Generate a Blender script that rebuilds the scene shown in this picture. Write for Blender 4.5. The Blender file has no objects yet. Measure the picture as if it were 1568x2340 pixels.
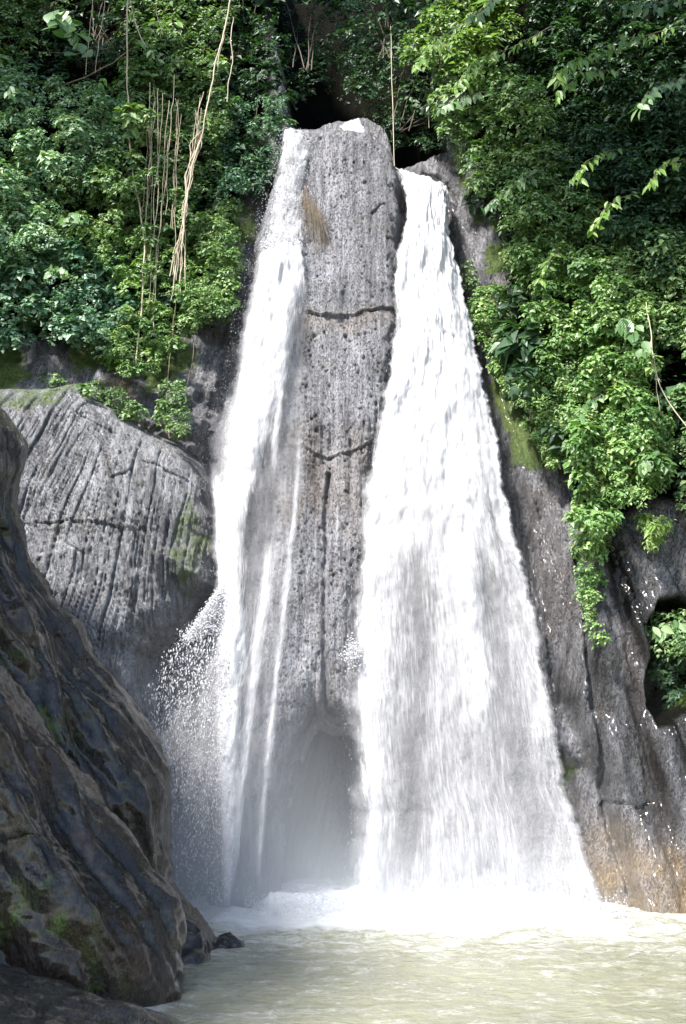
import bpy, math, random
import numpy as np
from mathutils import Vector, Matrix

# ------------------------------------------------------------------ camera, light, exposure
scene = bpy.context.scene
C = scene.collection
FPX, CX, CY, PITCH, CAMZ = 2274.0, 784.0, 1169.5, math.radians(12.5), 2.5
cam_d = bpy.data.cameras.new('camera')
cam = bpy.data.objects.new('camera', cam_d)
C.objects.link(cam)
cam.location = (0, 0, CAMZ)
cam.rotation_euler = (math.pi / 2 + PITCH, 0, 0)
cam_d.sensor_fit = 'VERTICAL'
cam_d.sensor_height = 36
cam_d.lens = 35.0
cam_d.clip_end = 500
scene.camera = cam

SUN = Vector((-0.38, -0.50, 0.78)).normalized()
world = bpy.data.worlds.new('World')
scene.world = world
world.use_nodes = True
wn = world.node_tree
bg = wn.nodes['Background']
sky = wn.nodes.new('ShaderNodeTexSky')
sky.sky_type = 'NISHITA'
sky.sun_disc = False
sky.sun_elevation = math.asin(SUN.z)
sky.sun_rotation = math.atan2(SUN.x, SUN.y)
sky.dust_density = 1.0
sky.ozone_density = 1.5
wn.links.new(sky.outputs[0], bg.inputs[0])
bg.inputs[1].default_value = 0.15
sun_d = bpy.data.lights.new('sun', 'SUN')
sun_d.energy = 4.8
sun_d.angle = math.radians(7)
sun_d.color = (1.0, 0.96, 0.92)
sun = bpy.data.objects.new('sun', sun_d)
C.objects.link(sun)
sun.rotation_euler = SUN.to_track_quat('Z', 'Y').to_euler()
scene.view_settings.view_transform = 'Standard'
scene.view_settings.look = 'None'
scene.view_settings.exposure = 1.34
scene.view_settings.gamma = 1
scene.view_settings.use_curve_mapping = False
cy = scene.cycles
cy.max_bounces = 7
cy.diffuse_bounces = 3
cy.glossy_bounces = 2
cy.transmission_bounces = 3
cy.transparent_max_bounces = 24
cy.volume_bounces = 1
cy.volume_step_rate = 3.0
cy.caustics_reflective = False
cy.caustics_refractive = False
cy.sample_clamp_indirect = 5

rng = np.random.default_rng(7)
random.seed(7)

# ------------------------------------------------------------------ helpers
def smooth(a, b, v):
    t = np.clip((v - a) / (b - a), 0, 1)
    return t * t * (3 - 2 * t)

def base_y(x, z):
    """distance of the undisturbed cliff face behind the pool"""
    return 16.3 + 0.22 * z - 0.33 * np.maximum(0, x - 2.4) - 0.12 * np.maximum(0, -x - 3.0)

def at(px, py, Y):
    px = np.asarray(px, float); py = np.asarray(py, float)
    xc = (px - CX) / FPX; yc = (CY - py) / FPX
    t = Y / (math.cos(PITCH) - yc * math.sin(PITCH))
    return np.stack([xc * t, np.broadcast_to(Y, t.shape) * 1.0, CAMZ + t * (math.sin(PITCH) + yc * math.cos(PITCH))], -1)

def on(px, py, off=0.0):
    """point on the cliff face, off metres in front of it"""
    px = np.asarray(px, float); py = np.asarray(py, float)
    px, py, off = np.broadcast_arrays(px, py, np.asarray(off, float))
    Y = np.full(px.shape, 17.0)
    for _ in range(14):
        p = at(px, py, Y)
        Y = 0.3 * Y + 0.7 * (base_y(p[..., 0], p[..., 2]) - off)
    return at(px, py, Y)

def crease(n, w):
    """thin furrows along the zero lines of a noise field"""
    return -np.exp(-(n / w) ** 2)

def xz(poly, off=0.0):
    a = np.array(poly, float)
    p = on(a[:, 0], a[:, 1], off)
    return p[:, [0, 2]]

def seg_dist(X, Z, line):
    d = np.full(X.shape, 1e9)
    for (ax, az), (bx, bz) in zip(line[:-1], line[1:]):
        vx, vz = bx - ax, bz - az
        t = np.clip(((X - ax) * vx + (Z - az) * vz) / (vx * vx + vz * vz + 1e-12), 0, 1)
        d = np.minimum(d, np.hypot(X - ax - t * vx, Z - az - t * vz))
    return d

def sd_poly(X, Z, poly):
    """signed distance, positive inside"""
    poly = np.asarray(poly, float)
    closed = np.vstack([poly, poly[:1]])
    d = seg_dist(X, Z, closed)
    inside = np.zeros(X.shape, bool)
    for (ax, az), (bx, bz) in zip(closed[:-1], closed[1:]):
        c = ((az > Z) != (bz > Z)) & (X < (bx - ax) * (Z - az) / ((bz - az) if bz != az else 1e-12) + ax)
        inside ^= c
    return np.where(inside, d, -d)

_perm = np.random.default_rng(11).permutation(512)
_perm = np.concatenate([_perm, _perm, _perm])
_gr = np.random.default_rng(12).normal(size=(512, 3)); _gr /= np.linalg.norm(_gr, axis=1)[:, None]
def perlin(x, y, z=None, seed=0):
    x = np.asarray(x, float) + seed * 17.13; y = np.asarray(y, float) + seed * 5.71
    z = np.zeros_like(x) + seed * 3.3 if z is None else np.asarray(z, float) + seed * 9.1
    x, y, z = np.broadcast_arrays(x, y, z)
    xi, yi, zi = np.floor(x).astype(int), np.floor(y).astype(int), np.floor(z).astype(int)
    xf, yf, zf = x - xi, y - yi, z - zi
    u, v, w = [t * t * t * (t * (t * 6 - 15) + 10) for t in (xf, yf, zf)]
    def g(a, b, c):
        h = _perm[(_perm[(_perm[(xi + a) & 511] + yi + b) & 511] + zi + c) & 511]
        return _gr[h, 0] * (xf - a) + _gr[h, 1] * (yf - b) + _gr[h, 2] * (zf - c)
    l = lambda a, b, t: a + t * (b - a)
    return 1.6 * l(l(l(g(0,0,0), g(1,0,0), u), l(g(0,1,0), g(1,1,0), u), v), l(l(g(0,0,1), g(1,0,1), u), l(g(0,1,1), g(1,1,1), u), v), w)

def fbm(x, y, z=None, o=4, seed=0, gain=0.5):
    s, a = 0, 1.0
    for i in range(o):
        k = 2.03 ** i
        s = s + a * perlin(x * k, y * k, None if z is None else z * k, seed + i)
        a *= gain
    return s

def pits(X, Z, cx, cz, prob, rmax, seed):
    """scattered round holes: 0 outside, up to 1 in the middle of a hole"""
    gx, gz = X / cx, Z / cz
    ix, iz = np.floor(gx).astype(int), np.floor(gz).astype(int)
    out = np.zeros(X.shape)
    tab = np.random.default_rng(seed).random((4096, 4))
    for a in (-1, 0, 1):
        for b in (-1, 0, 1):
            h = ((ix + a) * 73 + (iz + b) * 1619 + seed * 31) & 4095
            h = _perm[h & 511] * 7 + (h >> 3) & 4095
            t = tab[h]
            r = rmax * (0.25 + 0.75 * t[..., 3] ** 2.0) * (t[..., 2] < prob)
            dx = ((ix + a + t[..., 0]) * cx - X); dz = ((iz + b + t[..., 1]) * cz - Z) * 0.8
            d2 = (dx * dx + dz * dz) / np.maximum(r * r, 1e-9)
            out = np.maximum(out, np.where(r > 0, np.clip(1.3 - d2, 0, 1), 0))
    return out

def link(name, me, mat=None, parent=None, **kw):
    o = bpy.data.objects.new(name, me)
    C.objects.link(o)
    if mat is not None and me is not None and len(me.materials) == 0:
        me.materials.append(mat)
    if parent is not None:
        o.parent = parent
    for k, v in kw.items():
        o[k] = v
    return o

def mesh_np(name, V, F, smooth_=True):
    """V (n,3), F (m,k) with a constant k"""
    me = bpy.data.meshes.new(name)
    V = np.ascontiguousarray(V, np.float32); F = np.ascontiguousarray(F, np.int32)
    k = F.shape[1]
    me.vertices.add(len(V)); me.vertices.foreach_set('co', V.ravel())
    me.loops.add(F.size); me.loops.foreach_set('vertex_index', F.ravel())
    me.polygons.add(len(F)); me.polygons.foreach_set('loop_start', np.arange(0, F.size, k, dtype=np.int32))
    me.polygons.foreach_set('loop_total', np.full(len(F), k, np.int32))
    me.polygons.foreach_set('use_smooth', np.full(len(F), smooth_, bool))
    me.update(calc_edges=True)
    return me

def grid_faces(nr, nc):
    i = np.arange(nr * nc).reshape(nr, nc)
    return np.stack([i[:-1, :-1], i[:-1, 1:], i[1:, 1:], i[1:, :-1]], -1).reshape(-1, 4)

def compact(V, F, *attrs):
    used = np.unique(F)
    m = np.full(len(V), -1, int); m[used] = np.arange(len(used))
    return (V[used], m[F]) + tuple(a[used] for a in attrs)

def attr_color(me, name, rgb):
    a = me.attributes.new(name, 'FLOAT_VECTOR', 'POINT')
    a.data.foreach_set('vector', np.ascontiguousarray(rgb, np.float32).ravel())

def attr_float(me, name, v):
    a = me.attributes.new(name, 'FLOAT', 'POINT')
    a.data.foreach_set('value', np.ascontiguousarray(v, np.float32).ravel())

def uv_np(me, uv):
    li = np.empty(len(me.loops), np.int32); me.loops.foreach_get('vertex_index', li)
    l = me.uv_layers.new(name='flow')
    l.data.foreach_set('uv', np.ascontiguousarray(uv[li], np.float32).ravel())

def thing(name, label, cat, loc=(0, 0, 0), group=None):
    o = bpy.data.objects.new(name, None); C.objects.link(o)
    o.location = loc; o['label'] = label; o['category'] = cat
    o.empty_display_size = 0.2
    if group: o['group'] = group
    return o

# ------------------------------------------------------------------ materials
def new_mat(name):
    m = bpy.data.materials.new(name); m.use_nodes = True
    nt = m.node_tree
    return m, nt, nt.nodes['Principled BSDF'], nt.nodes['Material Output']

class N:
    """tiny node-graph helper"""
    def __init__(s, nt): s.nt = nt
    def n(s, t, **kw):
        x = s.nt.nodes.new(t)
        for k, v in kw.items(): setattr(x, k, v)
        return x
    def put(s, sock, v):
        if hasattr(v, 'is_linked') or isinstance(v, bpy.types.NodeSocket): s.nt.links.new(v, sock)
        else: sock.default_value = v
    def math(s, op, a, b=0.0, c=None, clamp=False):
        x = s.n('ShaderNodeMath', operation=op, use_clamp=clamp)
        s.put(x.inputs[0], a); s.put(x.inputs[1], b)
        if c is not None: s.put(x.inputs[2], c)
        return x.outputs[0]
    def mix(s, f, a, b, mode='MIX'):
        x = s.n('ShaderNodeMix', data_type='RGBA', blend_type=mode)
        s.put(x.inputs[0], f)
        s.put(x.inputs[6], a if not isinstance(a, tuple) else (*a, 1)[:4]); s.put(x.inputs[7], b if not isinstance(b, tuple) else (*b, 1)[:4])
        return x.outputs[2]
    def ramp(s, v, stops, interp='LINEAR'):
        x = s.n('ShaderNodeValToRGB'); x.color_ramp.interpolation = interp
        e = x.color_ramp.elements
        while len(e) < len(stops): e.new(0.5)
        for i, (p, c) in enumerate(stops):
            e[i].position = p; e[i].color = (*c, 1) if isinstance(c, tuple) else (c, c, c, 1)
        s.put(x.inputs[0], v)
        return x.outputs[0]
    def noise(s, vec, scale, detail=4, rough=0.55, dist=0.0):
        x = s.n('ShaderNodeTexNoise'); s.put(x.inputs['Vector'], vec)
        x.inputs['Scale'].default_value = scale; x.inputs['Detail'].default_value = detail
        x.inputs['Roughness'].default_value = rough; x.inputs['Distortion'].default_value = dist
        return x.outputs['Fac']
    def voronoi(s, vec, scale, feature='F1'):
        x = s.n('ShaderNodeTexVoronoi', feature=feature); s.put(x.inputs['Vector'], vec); x.inputs['Scale'].default_value = scale
        return x.outputs['Distance']
    def mapping(s, vec, scale=(1, 1, 1), rot=(0, 0, 0), loc=(0, 0, 0)):
        x = s.n('ShaderNodeMapping'); s.put(x.inputs['Vector'], vec)
        x.inputs['Scale'].default_value = scale; x.inputs['Rotation'].default_value = rot; x.inputs['Location'].default_value = loc
        return x.outputs[0]
    def pos(s): return s.n('ShaderNodeNewGeometry').outputs['Position']
    def bump(s, h, strength, dist):
        x = s.n('ShaderNodeBump'); s.put(x.inputs['Height'], h); x.inputs['Strength'].default_value = strength; x.inputs['Distance'].default_value = dist
        return x.outputs[0]

def rock_mat(name, c_lo, c_hi, shear=0.0, wet=0.4, brown=(0.055, 0.038, 0.032), ochre=(0.24, 0.16, 0.07), pit=0.5, streak=1.0, wrinkle=0, stain=0.6):
    """rock; attribute 'paint' = (moss, ochre, brown) amounts"""
    m, nt, b, out = new_mat(name)
    g = N(nt)
    p = g.pos()
    q = g.mapping(p, (1, 1, 1), (0, shear, 0))
    at_ = g.n('ShaderNodeAttribute', attribute_name='paint')
    sep = g.n('ShaderNodeSeparateXYZ'); nt.links.new(at_.outputs['Vector'], sep.inputs[0])
    big = g.noise(p, 0.9, 5, 0.6)
    st = g.noise(g.mapping(q, (14, 5, 1.1)), 1.0, 5, 0.62)
    fine = g.noise(g.mapping(q, (1, 1, 0.5)), 26, 6, 0.7)
    v = g.math('ADD', g.math('MULTIPLY', big, 0.42), g.math('ADD', g.math('MULTIPLY', st, 0.38 * streak), g.math('MULTIPLY', fine, 0.32)))
    col = g.ramp(v, [(0.36, c_lo), (0.52, tuple(0.5 * (a + c) for a, c in zip(c_lo, c_hi))), (0.72, c_hi)])
    # long dark stains where water runs down the face
    sta = g.noise(g.mapping(q, (3.2, 1.2, 0.14)), 1.0, 5, 0.6, 0.3)
    stn = g.ramp(sta, [(0.36, stain), (0.50, 0.0)])
    col = g.mix(stn, col, tuple(0.55 * c for c in c_lo))
    sta2 = g.noise(g.mapping(q, (9, 4, 0.25)), 1.0, 3, 0.6)
    col = g.mix(g.ramp(sta2, [(0.60, 0.0), (0.72, 0.35)]), col, tuple(min(1, 1.25 * c) for c in c_hi))
    # warm lichen tint in places
    col = g.mix(g.ramp(g.noise(p, 2.3, 6, 0.65), [(0.52, 0.0), (0.72, 0.45)]), col, (0.17, 0.145, 0.10))
    # small vesicles of the lava rock, their shade put into the colour
    grain = g.noise(g.mapping(q, (1, 1, 0.45)), 48, 4, 0.75)
    gmask = g.ramp(g.math('ADD', grain, g.math('MULTIPLY', st, 0.25)), [(0.52, 1.0), (0.60, 0.0)])
    col = g.mix(g.math('MULTIPLY', gmask, 0.55), col, tuple(0.35 * c for c in c_lo))
    vo = g.voronoi(g.mapping(q, (1, 1, 0.6)), 17)
    vm = g.noise(p, 5, 2)
    hole = g.ramp(g.math('ADD', vo, g.math('MULTIPLY', vm, -0.35)), [(0.0, 1.0), (0.07, 0.0)])
    hole = g.math('MULTIPLY', hole, pit)
    col = g.mix(g.math('MULTIPLY', hole, 0.75), col, (0.035, 0.032, 0.03))  # pits darkened in colour, as their shade would look
    col = g.mix(g.math('MULTIPLY', sep.outputs[2], g.ramp(g.noise(p, 3, 5), [(0.3, 0.6), (0.6, 1.0)])), col, brown)
    col = g.mix(g.math('MULTIPLY', sep.outputs[1], g.ramp(g.noise(p, 2.2, 6), [(0.25, 0.35), (0.6, 1.0)])), col, g.ramp(fine, [(0.3, tuple(0.6 * c for c in ochre)), (0.7, tuple(1.25 * c for c in ochre))]))
    soil_shade = g.n('ShaderNodeAttribute', attribute_name='soil_shade').outputs['Fac']
    col = g.mix(soil_shade, col, (0.007, 0.0065, 0.004))  # near black for soil, damp rock and painted recess shade
    mo = g.math('ADD', sep.outputs[0], g.math('SUBTRACT', g.noise(p, 3.2, 7, 0.7), 1.0))
    mo = g.ramp(g.math('ADD', mo, 0.5), [(0.38, 0.0), (0.60, 1.0)])
    moss = g.ramp(g.noise(p, 30, 4), [(0.3, (0.05, 0.085, 0.015)), (0.7, (0.17, 0.25, 0.04))])
    col = g.mix(g.math('MULTIPLY', mo, 0.9), col, moss)
    nt.links.new(col, b.inputs['Base Color'])
    r = g.ramp(g.noise(g.mapping(q, (3, 3, 0.7)), 2.0, 5, 0.6), [(0.3, max(0.12, 0.62 - wet)), (0.7, 0.85 - 0.55 * wet)])
    r = g.math('MAXIMUM', r, g.math('MULTIPLY', g.math('MAXIMUM', mo, soil_shade), 0.85))
    wetf = g.n('ShaderNodeAttribute', attribute_name='wet').outputs['Fac']
    mr = g.n('ShaderNodeMix', data_type='FLOAT'); nt.links.new(wetf, mr.inputs[0]); nt.links.new(r, mr.inputs[2]); mr.inputs[3].default_value = 0.2
    nt.links.new(mr.outputs[0], b.inputs['Roughness'])
    nt.links.new(g.math('MULTIPLY', wetf, 0.35), b.inputs['Coat Weight']); b.inputs['Coat Roughness'].default_value = 0.12
    nt.links.new(g.math('SUBTRACT', 0.5, g.math('MULTIPLY', soil_shade, 0.46)), b.inputs['Specular IOR Level'])
    h = g.math('ADD', g.math('MULTIPLY', fine, 0.55), g.math('MULTIPLY', g.noise(g.mapping(q, (1, 1, 0.3)), 60, 4, 0.7), 0.3))
    h = g.math('ADD', h, g.math('MULTIPLY', hole, -1.0))
    h = g.math('ADD', h, g.math('MULTIPLY', st, 0.9))
    h = g.math('ADD', h, g.math('MULTIPLY', gmask, -0.35))
    if wrinkle:
        wr = g.noise(g.mapping(q, (2.6, 2.6, 0.75)), 1.6, 6, 0.62, 0.4)
        wr2 = g.noise(g.mapping(q, (7, 7, 1.3)), 1.0, 5, 0.6)
        h = g.math('ADD', h, g.math('ADD', g.math('MULTIPLY', wr, wrinkle), g.math('MULTIPLY', wr2, wrinkle * .6)))
        nt.links.remove(b.inputs['Coat Weight'].links[0]); b.inputs['Coat Weight'].default_value = 0.5; b.inputs['Coat Roughness'].default_value = 0.14
    h = g.math('ADD', h, g.math('MULTIPLY', g.math('MULTIPLY', mo, g.noise(p, 60, 3)), 0.8))
    nt.links.new(g.bump(h, 1.0, 0.06), b.inputs['Normal'])
    return m

M_cliff = rock_mat('cliff_rock', (0.045, 0.045, 0.05), (0.28, 0.277, 0.29), shear=-0.2, wet=0.46)
M_pillar = rock_mat('pillar_rock', (0.06, 0.059, 0.065), (0.335, 0.332, 0.352), wet=0.36, pit=0.9)
M_boulder = rock_mat('grooved_rock', (0.06, 0.063, 0.068), (0.34, 0.342, 0.358), shear=0.28, wet=0.5, pit=0.35)
M_fore = rock_mat('dark_wet_rock', (0.0035, 0.0035, 0.0035), (0.026, 0.0245, 0.021), wet=0.55, wrinkle=4.5, brown=(0.05, 0.028, 0.016), ochre=(0.12, 0.085, 0.042), pit=0.25, streak=1.2)
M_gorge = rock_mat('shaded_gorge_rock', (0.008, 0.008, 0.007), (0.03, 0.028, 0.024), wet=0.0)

def leaf_mat(name, dark, mid, light, rough=0.45, trans=0.28, yellow=0.0):
    m, nt, b, out = new_mat(name)
    g = N(nt)
    geo = g.n('ShaderNodeNewGeometry')
    rpi = geo.outputs['Random Per Island']
    big = g.noise(geo.outputs['Position'], 1.1, 3)
    v = g.math('ADD', g.math('ADD', g.math('MULTIPLY', rpi, 0.5), g.math('MULTIPLY', big, 0.3)), g.math('MULTIPLY', g.n('ShaderNodeAttribute', attribute_name='tone').outputs['Fac'], 0.36))
    stops = [(0.1, dark), (0.5, mid), (0.95, light)]
    col = g.ramp(v, stops)
    if yellow > 0:
        r2 = g.n('ShaderNodeTexWhiteNoise', noise_dimensions='1D'); nt.links.new(rpi, r2.inputs['W'])
        col = g.mix(g.ramp(r2.outputs['Value'], [(1 - yellow - 0.001, 0.0), (1 - yellow, 1.0)]), col, (0.20, 0.19, 0.05))
    nt.links.new(col, b.inputs['Base Color'])
    b.inputs['Roughness'].default_value = rough
    b.inputs['Specular IOR Level'].default_value = 0.5
    tr = g.n('ShaderNodeBsdfTranslucent'); nt.links.new(g.mix(1.0, col, (1.05, 1.25, 0.45), 'MULTIPLY'), tr.inputs[0])
    mx = g.n('ShaderNodeMixShader'); mx.inputs[0].default_value = trans
    nt.links.new(b.outputs[0], mx.inputs[1]); nt.links.new(tr.outputs[0], mx.inputs[2]); nt.links.new(mx.outputs[0], out.inputs[0])
    return m

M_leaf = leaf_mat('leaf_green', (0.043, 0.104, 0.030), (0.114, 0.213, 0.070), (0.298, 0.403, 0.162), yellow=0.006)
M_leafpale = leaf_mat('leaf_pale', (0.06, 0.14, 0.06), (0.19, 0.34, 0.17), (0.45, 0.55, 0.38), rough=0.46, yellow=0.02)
M_leafblue = leaf_mat('leaf_bluish', (0.035, 0.11, 0.06), (0.10, 0.22, 0.125), (0.32, 0.44, 0.30), rough=0.4)
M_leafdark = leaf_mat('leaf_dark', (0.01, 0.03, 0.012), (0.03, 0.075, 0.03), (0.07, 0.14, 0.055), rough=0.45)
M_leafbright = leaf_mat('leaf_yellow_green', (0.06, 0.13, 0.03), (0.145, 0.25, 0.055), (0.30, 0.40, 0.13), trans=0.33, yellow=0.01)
M_ivy = leaf_mat('leaf_ivy', (0.050, 0.134, 0.032), (0.142, 0.268, 0.076), (0.369, 0.488, 0.184), rough=0.4, yellow=0.015)

def plain(name, col, rough=0.7, var=0.3, scale=12):
    m, nt, b, out = new_mat(name)
    g = N(nt); nz = g.noise(g.mapping(g.pos(), (1, 1, 0.3)), scale, 4)
    nt.links.new(g.ramp(nz, [(0.3, tuple(c * (1 - var) for c in col)), (0.7, tuple(min(1, c * (1 + var)) for c in col))]), b.inputs['Base Color'])
    b.inputs['Roughness'].default_value = rough
    return m
M_vine = plain('vine_bark', (0.42, 0.35, 0.25), 0.75)
M_vinedark = plain('vine_dark_bark', (0.16, 0.12, 0.07), 0.8)
M_root = plain('red_root', (0.25, 0.12, 0.06), 0.7)
M_straw = plain('dry_grass', (0.20, 0.15, 0.085), 0.8)
M_bark = plain('branch_bark', (0.09, 0.07, 0.05), 0.85)

def water_mat(name, su, sv, lo, hi, seed, white=0.60, soft=0.0):
    """falling white water: streaks along the flow, see-through between them"""
    m, nt, b, out = new_mat(name)
    g = N(nt)
    uv = g.n('ShaderNodeUVMap', uv_map='flow').outputs[0]
    de = g.n('ShaderNodeAttribute', attribute_name='cover').outputs['Fac']
    a1 = g.noise(g.mapping(uv, (su, sv, 1), loc=(seed, seed * 3.1, 0)), 1.0, 3, 0.5, 0.1)
    a2 = g.noise(g.mapping(uv, (su * 2.8, sv * 1.3, 1), loc=(seed * 2, seed, 0)), 1.0, 2, 0.5, 0.1)
    a3 = g.noise(g.mapping(uv, (su * 0.22, sv * 0.35, 1), loc=(seed * 5, seed, 0)), 1.0, 3, 0.5)
    s = g.math('ADD', g.math('ADD', g.math('MULTIPLY', a1, 0.38), g.math('MULTIPLY', a2, 0.40)), g.math('MULTIPLY', a3, 0.32))
    s = g.math('ADD', s, g.math('MULTIPLY', g.math('SUBTRACT', de, 0.5), 0.75))
    al = g.ramp(s, [(lo + .02, 0.0), (hi + .03, 1.0)])
    al = g.math('MAXIMUM', al, g.math('MULTIPLY', de, soft))
    al = g.math('MULTIPLY', al, g.ramp(de, [(0.0, 0.0), (0.25, 1.0)]))
    b.inputs['Base Color'].default_value = (white, white * 0.99, white, 1)
    b.inputs['Roughness'].default_value = 0.55
    b.inputs['Specular IOR Level'].default_value = 0.3
    h = g.math('ADD', a1, g.math('MULTIPLY', a2, 0.7))
    nt.links.new(g.bump(h, 0.2, 0.05), b.inputs['Normal'])
    tl = g.n('ShaderNodeBsdfTranslucent'); tl.inputs[0].default_value = (0.72, 0.73, 0.76, 1)
    m1 = g.n('ShaderNodeMixShader'); m1.inputs[0].default_value = 0.3
    nt.links.new(b.outputs[0], m1.inputs[1]); nt.links.new(tl.outputs[0], m1.inputs[2])
    tp = g.n('ShaderNodeBsdfTransparent')
    m2 = g.n('ShaderNodeMixShader'); nt.links.new(al, m2.inputs[0])
    nt.links.new(tp.outputs[0], m2.inputs[1]); nt.links.new(m1.outputs[0], m2.inputs[2]); nt.links.new(m2.outputs[0], out.inputs[0])
    return m
M_fallA = water_mat('white_water_body', 15, 1.5, 0.38, 0.90, 1.3, soft=0.6)
M_fallB = water_mat('white_water_streaks', 27, 2.8, 0.49, 0.86, 4.7)
M_fallC = water_mat('white_water_veil', 48, 4.5, 0.52, 0.92, 8.9)

def drop_mat():
    m, nt, b, out = new_mat('spray_drops')
    g = N(nt)
    b.inputs['Base Color'].default_value = (0.66, 0.66, 0.68, 1); b.inputs['Roughness'].default_value = 0.4
    tl = g.n('ShaderNodeBsdfTranslucent'); tl.inputs[0].default_value = (0.9, 0.9, 0.92, 1)
    mx = g.n('ShaderNodeMixShader'); mx.inputs[0].default_value = 0.35
    nt.links.new(b.outputs[0], mx.inputs[1]); nt.links.new(tl.outputs[0], mx.inputs[2]); nt.links.new(mx.outputs[0], out.inputs[0])
    return m
M_drop = drop_mat()

# ------------------------------------------------------------------ the cliff
SLOT = xz([(668, 292), (655, 250), (640, 150), (610, 0), (560, -500), (1080, -500), (1010, 0), (1000, 200), (1035, 330), (985, 350), (905, 384), (890, 330), (880, 292), (840, 270), (770, 285), (720, 302)])
ALCOVE = xz([(690, 1560), (800, 1580), (900, 1800), (920, 2200), (520, 2200), (590, 1950), (640, 1750)])
CAVE = xz([(1452, 1440), (1490, 1372), (1545, 1362), (1600, 1400), (1760, 1450), (1760, 1500), (1640, 1560), (1540, 1642), (1492, 1672), (1462, 1612), (1458, 1560), (1468, 1500)])
HOLLOW = xz([(1245, 1685), (1300, 1700), (1350, 1750), (1362, 1840), (1335, 1900), (1285, 1830), (1250, 1780)])
G1 = xz([(1018, 425), (1035, 560), (1060, 660), (1110, 850), (1150, 1000), (1200, 1160), (1250, 1400), (1275, 1600)])
G2 = xz([(1322, 1270), (1330, 1450), (1345, 1600), (1372, 1720), (1395, 1880), (1450, 2110)])
G3 = xz([(1375, 1230), (1410, 1420), (1450, 1640), (1490, 1830), (1550, 2110)])
G4 = xz([(1262, 1590), (1290, 1640), (1330, 1710), (1362, 1800), (1376, 1860)])
G5 = xz([(1380, 1840), (1430, 1835), (1445, 1848), (1468, 1832)])
G6 = xz([(1330, 1530), (1300, 1585), (1285, 1625)])
RSLAB = xz([(1290, 1340), (1322, 1270), (1400, 1100), (1800, 1000), (1900, 2300), (1440, 2300), (1390, 1950), (1365, 1800), (1310, 1700), (1262, 1600), (1275, 1450)])
LSLOPE = xz([(-300, 760), (200, 770), (440, 740), (530, 800), (500, 1000), (460, 1060), (-300, 1060)])

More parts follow.
